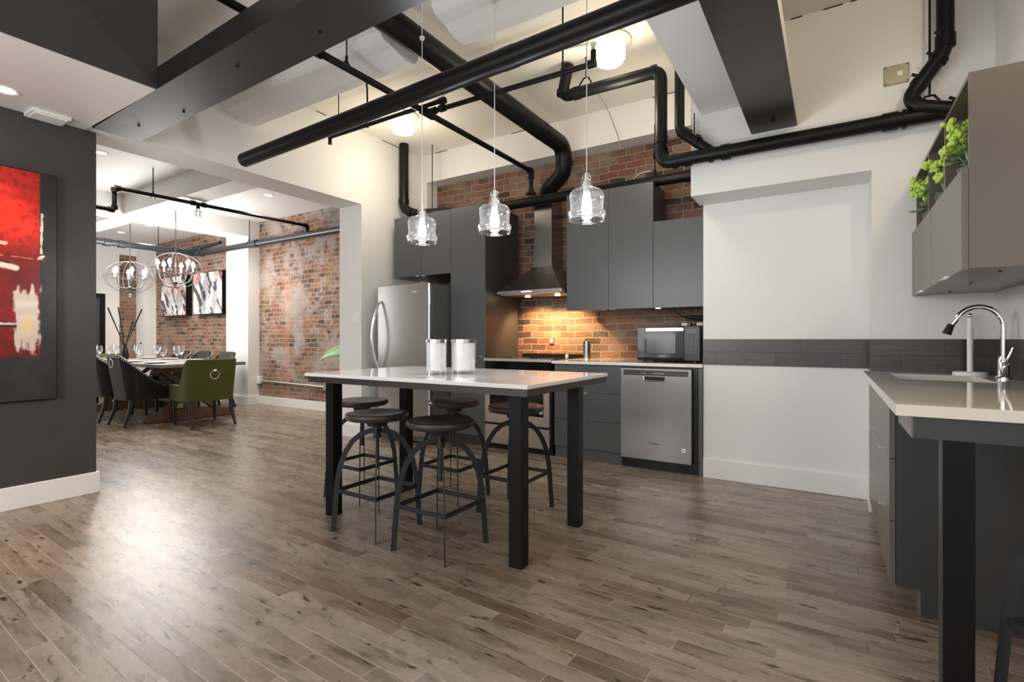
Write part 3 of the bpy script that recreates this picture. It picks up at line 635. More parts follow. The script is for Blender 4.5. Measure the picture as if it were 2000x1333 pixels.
# ------------------------------------------------------------------ bar table and stools
t = thing('bar_table', 'high table with white quartz top and four square black legs', 'table', (-1.95, 2.44, 0))
tx0, tx1, ty0, ty1 = -2.752, -1.155, 1.957, 2.92
obj('tabletop', MB().box(tx0, tx1, ty0, ty1, .880, .900), M['quartz'], t, bevel=.0025)
obj('apron', MB().box(tx0 + .030, tx1 - .006, ty0 + .006, ty0 + .032, .846, .880).box(tx0 + .035, tx1 - .006, ty1 - .032, ty1 - .006, .846, .880).box(tx0 + .035, tx0 + .055, ty0 + .032, ty1 - .032, .846, .880).box(tx1 - .032, tx1 - .006, ty0 + .032, ty1 - .032, .846, .880).box(tx0 + .05, tx1 - .03, ty0 + .03, ty1 - .03, .868, .8795), mat('brown_black_apron', (.030, .025, .023), .45), t)
for x in (-2.700, -1.329):
    for y in (2.072, 2.715):
        obj('leg', MB().box(x, x + .072, y, y + .070, 0, .868), M['blackm'], t, bevel=.002)
obj('zip_tie', MB().tube([(-2.20, 1.975, .852), (-2.19, 1.975, .835), (-2.17, 1.975, .842), (-2.18, 1.975, .853)], .004, 6), M['leaf'], t)

def arch(leg, sgn):
    """points of one arch from foot to foot through the crown, in the vertical plane along direction leg"""
    dx, dy = leg; pts = []
    prof = [(.245, 0), (.238, .10), (.231, .20), (.222, .30), (.205, .385), (.178, .455), (.140, .515), (.095, .552), (.045, .570), (0, .575)]
    for r_, z in prof: pts.append((-dx*r_, -dy*r_, z))
    for r_, z in prof[-2::-1]: pts.append((dx*r_, dy*r_, z))
    return pts
def make_stool():
    t = thing('bar_stool', '', 'stool', (0,0,0), group='screw stools with arched legs')
    s2 = math.sqrt(.5)
    obj('seat', MB().lathe([(0, .636), (.12, .636), (.165, .640), (.180, .652), (.183, .664), (.178, .675), (.165, .679), (.14, .676), (.06, .668), (0, .666)], (0,0,0), 40), M['seat'], t, smooth=True, local=True)
    obj('seat_hub', MB().cyl((0,0,.600), (0,0,.637), .055, .07), M['iron'], t, smooth=True, local=True)
    obj('screw', MB().cyl((0,0,.36), (0,0,.61), .0095).cyl((0,0,.53), (0,0,.60), .022).cyl((0,0,.352), (0,0,.362), .013), M['iron'], t, smooth=True, local=True)
    for d_ in ((s2, s2), (s2, -s2)):
        ax = (-d_[1], d_[0], 0)
        pts = arch(d_, 1); n = len(pts)//2
        obj('leg', MB().band(pts[:n+1], .030, .006, ax), M['iron'], t, local=True)
        obj('leg', MB().band(pts[n:], .030, .006, ax), M['iron'], t, local=True)
    a = .228 * s2
    obj('footrest', MB().box(-a, a, -a - .003, -a + .003, .222, .246).box(-a, a, a - .003, a + .003, .222, .246).box(-a - .003, -a + .003, -a, a, .222, .246).box(a - .003, a + .003, -a, a, .222, .246), M['iron'], t, local=True)
    return t
stool = make_stool()
stools = [((-1.765, 2.08), 'dark metal screw stool nearest the viewer, in front center of the table'),
          ((-2.255, 2.09), 'dark metal screw stool at the front, just right of the left table leg'),
          ((-2.25, 2.795), 'dark metal screw stool at the back, in front of the pantry cabinet'),
          ((-1.735, 2.79), 'dark metal screw stool at the back right, seat glowing before the oven'),
          ((-2.825, 2.475), 'dark metal screw stool at the left end, half behind the table leg'),
          ((.676, 2.079), 'dark metal stool cut off by the right edge, at the bar counter')]
for i, ((x, y), lab) in enumerate(stools):
    if i == 0: stool.location = (x, y, 0); stool['label'] = lab
    else: dup(stool, (x, y, 0), R(27.6) if x > 0 else 0, lab)

# glass canisters on the bar table
def jar(x, y, r, lab):
    t = thing('glass_canister', lab, 'canister', (x, y, .9), group='white glass canisters on the bar table')
    obj('glass_wall', MB().lathe([(0, .901), (r, .901), (r, 1.104), (r - .003, 1.104), (r - .003, .912), (0, .912)], (x, y, 0), 40), M['glasst'], t, smooth=True)
    obj('white_lining', MB().lathe([(0, .922), (r - .006, .922), (r - .006, 1.088), (0, 1.088)], (x, y, 0), 40), M['frost'], t, smooth=True)
    obj('rim', MB().lathe([(r - .004, 1.088), (r + .001, 1.088), (r + .001, 1.106), (r - .004, 1.106), (r - .004, 1.088)], (x, y, 0), 40), M['chrome'], t, smooth=True)
    return t
jar(-1.985, 2.30, .0625, 'white glass canister with chrome rim, the smaller left one on the table')
j = jar(-1.89, 2.44, .076, 'white glass canister with chrome rim, the wider right one on the table')
# ------------------------------------------------------------------ pendants
def make_pendant():
    t = thing('pendant_lamp', '', 'pendant lamp', (0,0,0), group='clear glass pendants over the bar table')
    prof = [(.016, .243), (.020, .240), (.024, .228), (.024, .215), (.020, .210), (.030, .204), (.031, .196), (.024, .190), (.030, .182), (.034, .172), (.050, .162), (.074, .154), (.088, .140), (.091, .120), (.088, .095), (.086, .070), (.088, .050), (.097, .042), (.099, .030), (.094, .020), (.091, .010), (.093, 0), (.090, 0)]
    obj('glass_shade', MB().lathe(prof, (0,0,0), 48), M['glassp'], t, smooth=True, local=True)
    obj('socket', MB().cyl((0,0,.145), (0,0,.20), .018).cyl((0,0,.20), (0,0,.247), .010), M['whitep'], t, smooth=True, local=True)
    obj('bulb', MB().lathe([(0, .030), (.018, .034), (.026, .055), (.026, .080), (.020, .110), (.014, .145)], (0,0,0), 20), M['bulb'], t, smooth=True, local=True)
    obj('cord', MB().cyl((0,0,.24), (0,0,1.31), .0028, seg=8), M['whitep'], t, local=True)
    obj('canopy', MB().lathe([(0, 1.302), (.014, 1.304), (.018, 1.32), (0, 1.32)], (0,0,0), 24), M['whitep'], t, smooth=True, local=True)
    return t
pen = make_pendant()
for i, (x, lab) in enumerate([(-2.225, 'clear glass pendant lamp, left one, in front of the fridge cabinet'), (-1.662, 'clear glass pendant lamp, middle one, before the pantry side'), (-1.081, 'clear glass pendant lamp, right one, hanging highest in view before the wall cabinets')]):
    if i == 0: pen.location = (x, 2.44, 1.727); pen['label'] = lab
    else: dup(pen, (x, 2.44, 1.727), 0, lab)
    light('pendant_light', 'POINT', (x, 2.44, 1.70), 9, (.95, .97, 1), shadow_soft_size=.03)
obj('upper_cord', MB().cyl((-2.225, 2.44, 3.03), (-2.225, 2.44, 3.44), .0028, seg=8), M['whitep'], pen)
# ceiling drum lamps
def make_drum():
    t = thing('ceiling_lamp', '', 'ceiling lamp', (0,0,0), group='drum lamps on the kitchen ceiling')
    obj('base_plate', MB().lathe([(0, 0), (.16, 0), (.165, -.012), (.13, -.03), (0, -.03)], (0,0,0), 36), M['ceil'], t, smooth=True, local=True)
    obj('lamp_shade', MB().lathe([(.118, -.03), (.122, -.10), (.122, -.135), (.104, -.165), (.10, -.17), (0, -.176)], (0,0,0), 36), M['lamp'], t, smooth=True, local=True)
    mb = MB()
    for a in range(4):
        c, s_ = cos(a*pi/2 + .6), sin(a*pi/2 + .6); mb.tube([(.12*c, .12*s_, -.03), (.125*c, .125*s_, -.13), (.104*c, .104*s_, -.168)], .002, 6)
    mb.tube([(.106*cos(a*pi/16), .106*sin(a*pi/16), -.167) for a in range(32)], .002, 6, close=True)
    obj('wire_guard', mb, M['galv'], t, local=True); return t
dl = make_drum(); dl.location = (-1.47, 3.754, 3.44); dl['label'] = 'glowing drum ceiling lamp at right, above the end of the branch pipe'
dup(dl, (-3.79, 3.87, 3.44), .4, 'glowing drum ceiling lamp at left, half behind the big pipe')
light('ceiling_light', 'POINT', (.95, 1.7, 3.03), 34, (1, .80, .50), shadow_soft_size=.12)  # unseen warm light added for the right bay; no drum modelled here
for x, y in ((-1.47, 3.754), (-3.79, 3.87)): light('ceiling_light', 'POINT', (x, y, 2.92), 15, (1, .87, .66), shadow_soft_size=.12)
t = thing('junction_box', 'small round ceiling box beside the left drum lamp', 'junction box', (-3.55, 3.84, 3.44))
obj('box', MB().cyl((-3.50, 3.90, 3.44), (-3.50, 3.90, 3.42), .055), M['brass'], t, smooth=True)
t = obj('ceiling_cable', MB().tube([(-4.25, 3.6, 3.432), (-3.9, 3.85, 3.432), (-3.4, 3.8, 3.432), (-2.2, 3.55, 3.432), (-1.6, 3.70, 3.432)], .006, 6, fillet=.1), M['galv'])
tag(t, 'thin cable clipped along the kitchen ceiling between the drum lamps', 'cable')
t = obj('ceiling_cable', MB().tube([(-1.85, 4.3, 3.43), (-1.80, 4.55, 3.30), (-1.79, 4.83, 3.10), (-1.80, 4.86, 3.02)], .004, 6, fillet=.1), M['galv'])
tag(t, 'thin loose wire dangling from the ceiling beside the black duct bend', 'wire')
t = obj('white_wire', MB().tube([(-1.77, 5.03, 2.64), (-1.74, 5.02, 2.72), (-1.64, 5.02, 2.79), (-1.54, 5.04, 2.80)], .004, 6, fillet=.05), M['whitep'])
tag(t, 'thin white wire arching on the brick above the wall cabinets', 'wire')
# cover plate on the wall
t = thing('cover_plate', 'square metal junction cover plate high on the cream wall', 'cover plate', (.337, 3.95, 2.75))
obj('plate', MB().box(.275, .40, 3.938, 3.95, 2.697, 2.815), M['brass'], t, bevel=.002)
obj('switch_hole', MB().box(.345, .368, 3.935, 3.939, 2.742, 2.770), M['whitep'], t)
for x in (.283, .392):
    for z in (2.706, 2.806): obj('screw', MB().cyl((x, 3.938, z), (x, 3.9355, z), .004), M['blackm'], t)
# light switch
t = thing('light_switch', 'white double light switch on the pillar left of the refrigerator', 'switch', (-4.50, 3.89, 1.35))
obj('plate', MB().box(-4.565, -4.47, 3.882, 3.89, 1.29, 1.41), M['whitep'], t, bevel=.002)
for x in (-4.54, -4.505): obj('rocker', MB().box(x - .012, x + .012, 3.878, 3.883, 1.32, 1.38), M['trimw'], t, bevel=.001)
# ceiling vent box near charcoal wall
t = thing('ceiling_vent', 'flat white vent box on the low ceiling above the charcoal wall', 'vent', (-4.42, 1.2, 2.6))
obj('housing', MB().box(-4.50, -4.33, 1.10, 1.30, 2.578, 2.60), M['whitep'], t, bevel=.004)
obj('cover', MB().box(-4.485, -4.345, 1.115, 1.285, 2.572, 2.579), M['frost'], t, bevel=.002)
# downlights
def make_can(mat_):
    t = thing('downlight', '', 'downlight', (0,0,0), group='recessed ceiling downlights')
    obj('trim_ring', MB().lathe([(.045, -.001), (.062, -.006), (.066, 0)], (0,0,0), 28), M['trimw'], t, smooth=True, local=True)
    obj('lens', MB().lathe([(0, -.003), (.046, -.003)], (0,0,0), 24), mat_, t, local=True); return t
dc = make_can(M['canw']); dc.location = (-4.18, .94, 2.599); dc['label'] = 'warm recessed downlight in the low ceiling at the left edge'
dc2 = make_can(M['can']); dc2.location = (-6.66, 2.25, 3.119); dc2['label'] = 'recessed downlight beside the charcoal wall edge, in the nearest dining ceiling bay'
for x, y, lab in [(-6.65, 4.16, 'recessed downlight above the brick wall, right of the black pipe'), (-7.78, 4.19, 'recessed downlight touching the thin black pipe in view'), (-10.2, 4.14, 'recessed downlight in the far bay, right one above the chandeliers'), (-11.3, 4.12, 'recessed downlight in the far bay, left one above the first chandelier')]:
    dup(dc2, (x, y, 3.119), 0, lab)

# ------------------------------------------------------------------ bar counter on the right
t = thing('base_cabinet', 'dark grey base cabinets under the sink counter with glossy drawer fronts', 'cabinet', (.5, 3.2, 0))
obj('body', MB().box(.222, .793, 2.60, 3.12, .10, .868).box(.222, .793, 3.73, 3.945, .10, .868).box(.222, .793, 3.12, 3.73, .10, .68).box(.222, .262, 3.12, 3.73, .68, .868), M['cabd'], t)
obj('end_panel', MB().box(.222, .793, 2.582, 2.60, .10, .868).box(.30, .793, 2.582, 2.60, 0, .10), M['cabd'], t)
obj('toe_kick', MB().box(.29, .305, 2.585, 3.945, 0, .10), M['cab_warm_lit'], t)
ys = [(3.79, 3.945), (3.20, 3.79), (2.60, 3.20)]
obj('filler_panel', MB().box(.200, .221, 3.792, 3.945, .10, .866), M['cab_warm_lit'], t, bevel=.0012)
for i, (a, b) in enumerate(ys[1:]):
    for z0, z1 in ((.10, .355), (.358, .612), (.615, .866)):
        d_ = obj('drawer', MB().box(.200, .221, a + .0015, b - .0015, z0, z1), M['cab_warm_lit'], t, bevel=.0012)
        obj('handle', MB().box(.182, .201, (a+b)/2 - .03, (a+b)/2 + .03, z1 - .004, z1 + .003), M['chrome'], d_)
# counter with sink cut-out
t = thing('bar_counter', 'warm-lit quartz counter with sink cut-out, reaching over a black leg', 'countertop', (.48, 2.9, .87))
x0, x1, y0, y1 = .168, .783, 1.97, 3.939; sx0, sx1, sy0, sy1 = .285, .655, 3.15, 3.70
obj('worktop', MB().box(x0, sx0, y0, y1, .870, .905).box(sx1, x1, y0, y1, .870, .905).box(sx0, sx1, y0, sy0, .870, .905).box(sx0, sx1, sy1, y1, .870, .905), M['quartz_warm_lit'], t)
obj('support_beam', MB().box(.215, .79, 2.0, 2.36, .80, .869), M['cabd'], t)
obj('beam_end', MB().box(.209, .2155, 2.0, 2.36, .80, .869), M['cab_warm_lit'], t)
obj('leg', MB().box(.287, .360, 2.005, 2.075, 0, .80), M['blackm'], t, bevel=.002)
obj('leg_side', MB().box(.284, .288, 2.012, 2.068, 0, .80), M['cabd'], t)
t = thing('sink', 'stainless undermount sink basin in the quartz counter', 'sink', (.47, 3.42, .7))
obj('basin', MB().box(sx0 - .01, sx0, sy0 - .01, sy1 + .01, .70, .872).box(sx1, sx1 + .01, sy0 - .01, sy1 + .01, .70, .872).box(sx0, sx1, sy0 - .01, sy0, .70, .872).box(sx0, sx1, sy1, sy1 + .01, .70, .872).box(sx0, sx1, sy0, sy1, .69, .70), M['steelh'], t)
obj('drain', MB().cyl((.47, 3.42, .70), (.47, 3.42, .705), .045), M['chrome'], t, smooth=True)
t = thing('faucet', 'tall chrome gooseneck faucet on the quartz counter', 'faucet', (.735, 3.5, .905))
obj('base', MB().lathe([(0, .905), (.032, .905), (.032, .915), (.024, .925), (.023, 1.00), (.019, 1.02)], (.735, 3.5, 0), 24), M['chrome'], t, smooth=True)
obj('spout', MB().tube([(.735, 3.5, 1.0), (.735, 3.5, 1.17)] + [(.640 + .095*cos(a), 3.5, 1.17 + .105*sin(a)) for a in [i*pi/14 for i in range(1, 13)]] + [(.530, 3.5, 1.175)], .0125, 16), M['chrome'], t, smooth=True)
obj('spray_head', MB().tube([(.533, 3.5, 1.185), (.513, 3.5, 1.135)], [.015, .021], 18), M['blackp'], t, smooth=True)
obj('lever', MB().cyl((.735, 3.5, .975), (.735, 3.455, .985), .013).tube([(.735, 3.46, .985), (.745, 3.445, 1.02), (.757, 3.44, 1.065)], [.009, .008, .006], 10), M['chrome'], t, smooth=True)
t = thing('paper_towel_holder', 'white upright paper towel holder with a chrome knob by the sink', 'towel holder', (.668, 3.86, .905))
obj('base', MB().lathe([(0, .905), (.078, .905), (.078, .918), (.070, .922), (0, .922)], (.668, 3.85, 0), 36), M['whitep'], t, smooth=True)
obj('post', MB().cyl((.668, 3.85, .92), (.668, 3.85, 1.232), .014, seg=20), M['whitep'], t, smooth=True)
obj('knob', MB().sphere((.668, 3.85, 1.242), .014), M['chrome'], t, smooth=True)

# upper cabinet on the right
t = thing('corner_cabinet', 'grey wall cabinet with flip doors below three open cubes', 'cabinet', (.6, 3.2, 1.375))
cx, ce = .437, .793
ya, yb = 2.555, 3.945
obj('end_panel', MB().box(cx, ce, ya - .018, ya, 1.375, 2.115), M['cab_warm_lit'], t)
obj('body', MB().box(cx + .001, ce, ya, yb, 1.377, 1.745), M['cab_warm_lit'], t)
mb = MB().box(cx, ce, ya, yb, 2.098, 2.115).box(cx, ce, ya, yb, 1.745, 1.76).box(ce - .01, ce, ya, yb, 1.76, 2.10)
obj('shelf_frame', mb, M['cab_warm_lit'], t)
obj('back_panel', MB().box(ce - .012, ce - .0101, ya, yb, 1.76, 2.098), M['cabd'], t)
for y in (yb - .016, 3.478, 3.015): obj('divider', MB().box(cx, ce - .011, y, y + .016, 1.76, 2.098), M['cab_warm_lit'], t)
for a, b in ((ya - .018, 3.245), (3.248, yb)):
    d_ = obj('door', MB().box(cx - .021, cx - .001, a, b, 1.370, 1.757), M['cab_warm_lit'], t, bevel=.0012)
    for yy in (a + .25,): obj('handle', MB().box(cx - .035, cx - .019, yy, yy + .11, 1.366, 1.371), M['chrome'], d_)
for y in (2.7, 3.2, 3.7): obj('screw_cap', MB().cyl((cx + .12, y, 1.375), (cx + .12, y, 1.371), .006), M['blackm'], t)

rnd = random.Random(5)
def flower_pot(y, lab, n, dz=0, dx=0):
    t = thing('potted_flowers', lab, 'potted plant', (.60 + dx, y, 1.76), group='lime flower pots in the open cubes')
    obj('pot', MB().lathe([(0, 1.76), (.035, 1.76), (.048, 1.835), (.044, 1.835), (.040, 1.82), (0, 1.82)], (.60 + dx, y, 0), 20), M['greyp'], t, smooth=True)
    st = MB(); bl = MB(); lf = MB()
    for i in range(n):
        a = rnd.uniform(0, 2*pi); r_ = rnd.uniform(.01, .075); h = rnd.uniform(.05, .17) + dz
        ex, ey, ez = .60 + dx + r_*cos(a) - rnd.uniform(0, .03), y + r_*sin(a), 1.82 + h
        st.tube([(.60 + dx, y, 1.82), ((.60 + dx + ex)/2, (y + ey)/2, 1.82 + h*.7), (ex, ey, ez)], .002, 5)
        for j in range(12):
            bl.sphere((ex + rnd.gauss(0, .012), ey + rnd.gauss(0, .012), ez + rnd.gauss(0, .010)), rnd.uniform(.010, .015), 6)
        lx, ly = rnd.gauss(0, .05), rnd.gauss(0, .05)
        lf.sphere((.60 + dx + lx, y + ly, 1.84 + rnd.uniform(0, .07)), .02, 6, (1.3, .9, .3))
    obj('stems', st, M['leaf'], t); obj('blossoms', bl, M['bloom'], t, smooth=True); obj('leaves', lf, M['leaf'], t, smooth=True)
flower_pot(2.86, 'lime green potted flowers in the nearest open cube', 16, .05, -.10)
flower_pot(3.33, 'lime green potted flowers in the middle open cube', 12, .02, -.11)
flower_pot(3.76, 'lime green potted flowers in the farthest open cube', 11, .04, -.11)

# ------------------------------------------------------------------ paintings
def mixc(a, b, f): return tuple(a[i]*(1-f) + b[i]*f for i in range(3))
def sm(a, b, x):
    x = max(0, min(1, (x - a)/(b - a))) if a != b else float(x > a); return x*x*(3 - 2*x)
def nz(x, y, s, o=0): return mnoise.fractal(Vector((x*s, y*s, o)), 1.0, 2.0, 4)*.5 + .5
def canvas(name, axis, plane, u0, u1, z0, z1, nu, nzz, fn, parent):
    """subdivided flat canvas carrying its paint as a colour attribute"""
    me = bpy.data.meshes.new(name); V = []; F = []; cols = []
    for j in range(nzz + 1):
        for i in range(nu + 1):
            u = u0 + (u1-u0)*i/nu; z = z0 + (z1-z0)*j/nzz
            V.append((plane, u, z) if axis == 'x' else (u, plane, z)); cols.append(fn(u, z))
    for j in range(nzz):
        for i in range(nu):
            a = j*(nu+1) + i; F.append((a, a+1, a+nu+2, a+nu+1))
    off = rootpos(parent); V = [tuple(Vector(v) - off) for v in V]
    me.from_pydata(V, [], F); at = me.color_attributes.new('paint', 'FLOAT_COLOR', 'POINT')
    for k_, c in enumerate(cols): at.data[k_].color = (*c, 1)
    me.materials.append(M['paint']); me.polygons.foreach_set('use_smooth', [True]*len(me.polygons))
    o = bpy.data.objects.new(name, me); C.objects.link(o); o.parent = parent; return o
def red_fn(y, z):
    n1 = nz(y, z, 5); n2 = nz(y*.6, z*4, 5, 7); n3 = nz(y, z, 30, 3)
    blk = mixc((.010, .011, .013), (.035, .037, .040), n1)
    hi = sm(1.62, 1.85, z)
    red = mixc(mixc((.10, .004, .004), (.30, .010, .008), n1), mixc((.42, .016, .012), (.75, .035, .02), n2), hi)
    red = mixc(red, (.12, .004, .006), .5*sm(.55, .75, n3))
    e = 1.172 + .006*(n3 - .5)
    f = (1 - sm(e - .012, e + .003, y)) * sm(.97, 1.02, z + .03*(n1 - .5))
    c = mixc(blk, red, f)
    # white brushed patch with a yellow heart
    dx, dz = (y - 1.105)/.062, (z - 1.235)/.20
    p = max(abs(dx), abs(dz)) + .55*(nz(y*3, z*.6, 14, 9) - .5) + .25*(n3 - .5)
    w_ = 1 - sm(.80, 1.05, p)
    c = mixc(c, mixc((.62, .50, .44), (.80, .76, .70), n2), w_*.92)
    yel = 1 - sm(.1, .75, math.hypot(dx*1.1, (z - 1.20)/.14)); c = mixc(c, (.82, .62, .25), yel*.75*w_)
    # small strokes
    def stroke(y0, z0, y1, z1, wd, col, k_=1.0):
        nonlocal c
        vx, vz = y1 - y0, z1 - z0; L = vx*vx + vz*vz; t_ = max(0, min(1, ((y-y0)*vx + (z-z0)*vz)/L))
        d_ = math.hypot(y - y0 - t_*vx, z - z0 - t_*vz) + .010*(n3 - .5)
        c = mixc(c, col, (1 - sm(wd*.6, wd, d_))*k_)
    stroke(1.176, 1.68, 1.180, 1.94, .0065, (.70, .66, .62)); stroke(1.165, 1.645, 1.188, 1.66, .009, (.72, .69, .64))
    stroke(.90, 1.645, 1.185, 1.635, .004, (.5, .25, .22), .7)
    stroke(.92, 1.60, 1.05, 1.568, .022, (.70, .66, .60)); stroke(.9, 1.61, 1.02, 1.60, .008, (.02, .02, .02))
    stroke(.9, 1.74, 1.0, 1.72, .014, (.75, .62, .55), .8); stroke(.9, 1.195, 1.05, 1.19, .010, (.02, .015, .015)); stroke(.9, 1.21, 1.04, 1.205, .007, (.7, .65, .6))
    return c
t = thing('painting', 'large red and black abstract canvas with white strokes on the charcoal wall', 'painting', (-4.47, .6, .7))
obj('canvas_body', MB().box(-4.498, -4.453, -.05, 1.262, .70, 2.215), M['blackm'], t, bevel=.012)
canvas('painted_front', 'x', -4.4525, -.04, 1.255, .707, 2.208, 330, 380, red_fn, t)
def abs_fn(seed):
    def f(x, z):
        a = nz(x, z, 1.8, seed); b = nz(x*1.5, z*.7, 2.6, seed + 3); c_ = nz(x, z, 12, seed + 5)
        c = mixc((.50, .49, .49), (.80, .79, .77), sm(.35, .6, a))
        c = mixc(c, (.20, .20, .25), sm(.52, .66, b)*.7)
        c = mixc(c, (.42, .15, .14), sm(.56, .68, nz(x, z, 2.0, seed + 11))*.8)
        c = mixc(c, (.02, .02, .035), sm(.57, .63, nz(x*1.6 + z*1.2, z*.6 - x*.4, 2.6, seed + 17))*.95)
        for k_ in range(4):   # long dark diagonal strokes
            u = (x + 10.2)*(.5 + .25*k_) + (z - 1.95)*(1 - .5*k_) + .12*(nz(x, z, 3, seed + 20 + k_) - .5) - .12*k_ + .1
            c = mixc(c, (.05, .05, .07), (1 - sm(.006, .016, abs(u)))*(.9 if c_ > .42 else .3))
        c = mixc(c, (.72, .60, .52), sm(.62, .75, c_)*.3); return c
    return f
for (xa_, xb_, lab, sd) in [(-11.62, -10.60, 'white and grey abstract canvas behind the chandelier, left of the pair', 2), (-10.33, -9.30, 'white and grey abstract canvas on far brick wall, right of the pair', 31)]:
    t = thing('painting', lab, 'painting', ((xa_+xb_)/2, 5.0, 1.56), group='pair of abstract canvases on brick')
    obj('canvas_body', MB().box(xa_, xb_, 4.93, 5.025, 1.57, 2.36), M['blackm'], t)
    canvas('painted_front', 'y', 4.929, xa_ + .01, xb_ - .01, 1.58, 2.35, 110, 90, abs_fn(sd), t)

# ------------------------------------------------------------------ conduit, plant
t = thing('conduit', 'thin galvanised conduit low along the dining brick wall', 'conduit', (-7.4, 5.03, .38))
obj('pipe', MB().tube([(-8.25, 5.02, .40), (-6.55, 5.02, .375)], .012, 10), M['galv'], t, smooth=True)
obj('outlet_box', MB().box(-8.33, -8.24, 4.99, 5.049, .35, .47), M['whitep'], t, bevel=.004)
obj('end_box', MB().box(-6.57, -6.50, 4.99, 5.049, .335, .45), M['galv'], t, bevel=.003)
t = thing('potted_plant', 'broad pale green leaf of a plant standing behind the white pillar', 'plant', (-5.15, 4.5, 0))
obj('pot', MB().lathe([(0, 0), (.12, 0), (.16, .30), (.15, .30), (.14, .27), (0, .27)], (-5.15, 4.5, 0), 28), M['whitep'], t, smooth=True)
obj('soil', MB().lathe([(0, .275), (.14, .275)], (-5.15, 4.5, 0), 24), M['soil'], t)
def leafmesh(mb, base, tip, wd, droop=.1, tilt=0):
    base, tip = Vector(base), Vector(tip); d_ = tip - base; sd = (d_.cross(Vector((0,0,1))).normalized()*(1-tilt) + Vector((0,0,1))*tilt).normalized(); n = 10; L = []
    for i in range(n + 1):
        u = i/n; c = base + d_*u + Vector((0,0,1))*(droop*4*u*(1-u)); w_ = wd*sin(pi*min(1, u*1.02 + .02))**.8
        L.append((c - sd*w_ + Vector((0,0,.02*w_/wd)), c, c + sd*w_ + Vector((0,0,.02*w_/wd))))
    V = [[mb.bm.verts.new(p) for p in r_] for r_ in L]
    for a, b in zip(V, V[1:]):
        mb.bm.faces.new([a[0], a[1], b[1], b[0]]); mb.bm.faces.new([a[1], a[2], b[2], b[1]])
for i, (b_, e_, wd) in enumerate([((-5.25, 4.48, .86), (-5.92, 4.42, .80), .095), ((-5.2, 4.5, .9), (-5.0, 4.2, 1.2), .08), ((-5.1, 4.5, .85), (-5.0, 4.85, 1.15), .08), ((-5.15, 4.5, .8), (-5.35, 4.7, 1.1), .08)]):
    mb = MB(); leafmesh(mb, b_, e_, wd, .10 if i == 0 else .06, .6 if i == 0 else 0)
    o = obj('leaf', mb, M['leaf'], t, smooth=True)
    s_ = o.modifiers.new('thick', 'SOLIDIFY'); s_.thickness = .003
    obj('stalk', MB().tube([(-5.15, 4.5, .27), ((b_[0] - 5.15)/2, 4.5, .6), b_], .006, 6), M['leaf'], t)

# ------------------------------------------------------------------ dining table and setting
t = thing('dining_table', 'long weathered trestle dining table set for a meal', 'table', (-8.65, 3.6, 0))
TX0, TX1, TY0, TY1 = -10.1, -7.21, 3.05, 4.16
obj('tabletop', MB().box(TX0, TX1, TY0, TY1, .735, .780), M['tabletop'], t, bevel=.004)
for x in (-9.55, -7.62):
    obj('trestle_foot', MB().prism([(2.99, 0), (2.99, .05), (3.06, .10), (3.25, .11), (3.5, .15), (3.7, .15), (3.95, .11), (4.12, .10), (4.19, .05), (4.19, 0)], 'x', x - .06, x + .06), M['trestle'], t, bevel=.006)
    obj('trestle_head', MB().box(x - .06, x + .06, 3.12, 4.08, .66, .735), M['trestle'], t)
    obj('leg', MB().hexa([(x-.05, 3.18, .10), (x+.05, 3.18, .10), (x+.05, 3.29, .10), (x-.05, 3.29, .10)], [(x-.05, 3.88, .66), (x+.05, 3.88, .66), (x+.05, 3.99, .66), (x-.05, 3.99, .66)]), M['trestle'], t)
    obj('leg', MB().hexa([(x-.05, 3.91, .10), (x+.05, 3.91, .10), (x+.05, 4.02, .10), (x-.05, 4.02, .10)], [(x-.05, 3.21, .66), (x+.05, 3.21, .66), (x+.05, 3.32, .66), (x-.05, 3.32, .66)]), M['trestle'], t)
    obj('post', MB().box(x - .045, x + .045, 3.54, 3.66, .12, .66), M['trestle'], t)
obj('stretcher', MB().box(-9.55, -7.62, 3.555, 3.645, .20, .30), M['trestle'], t)

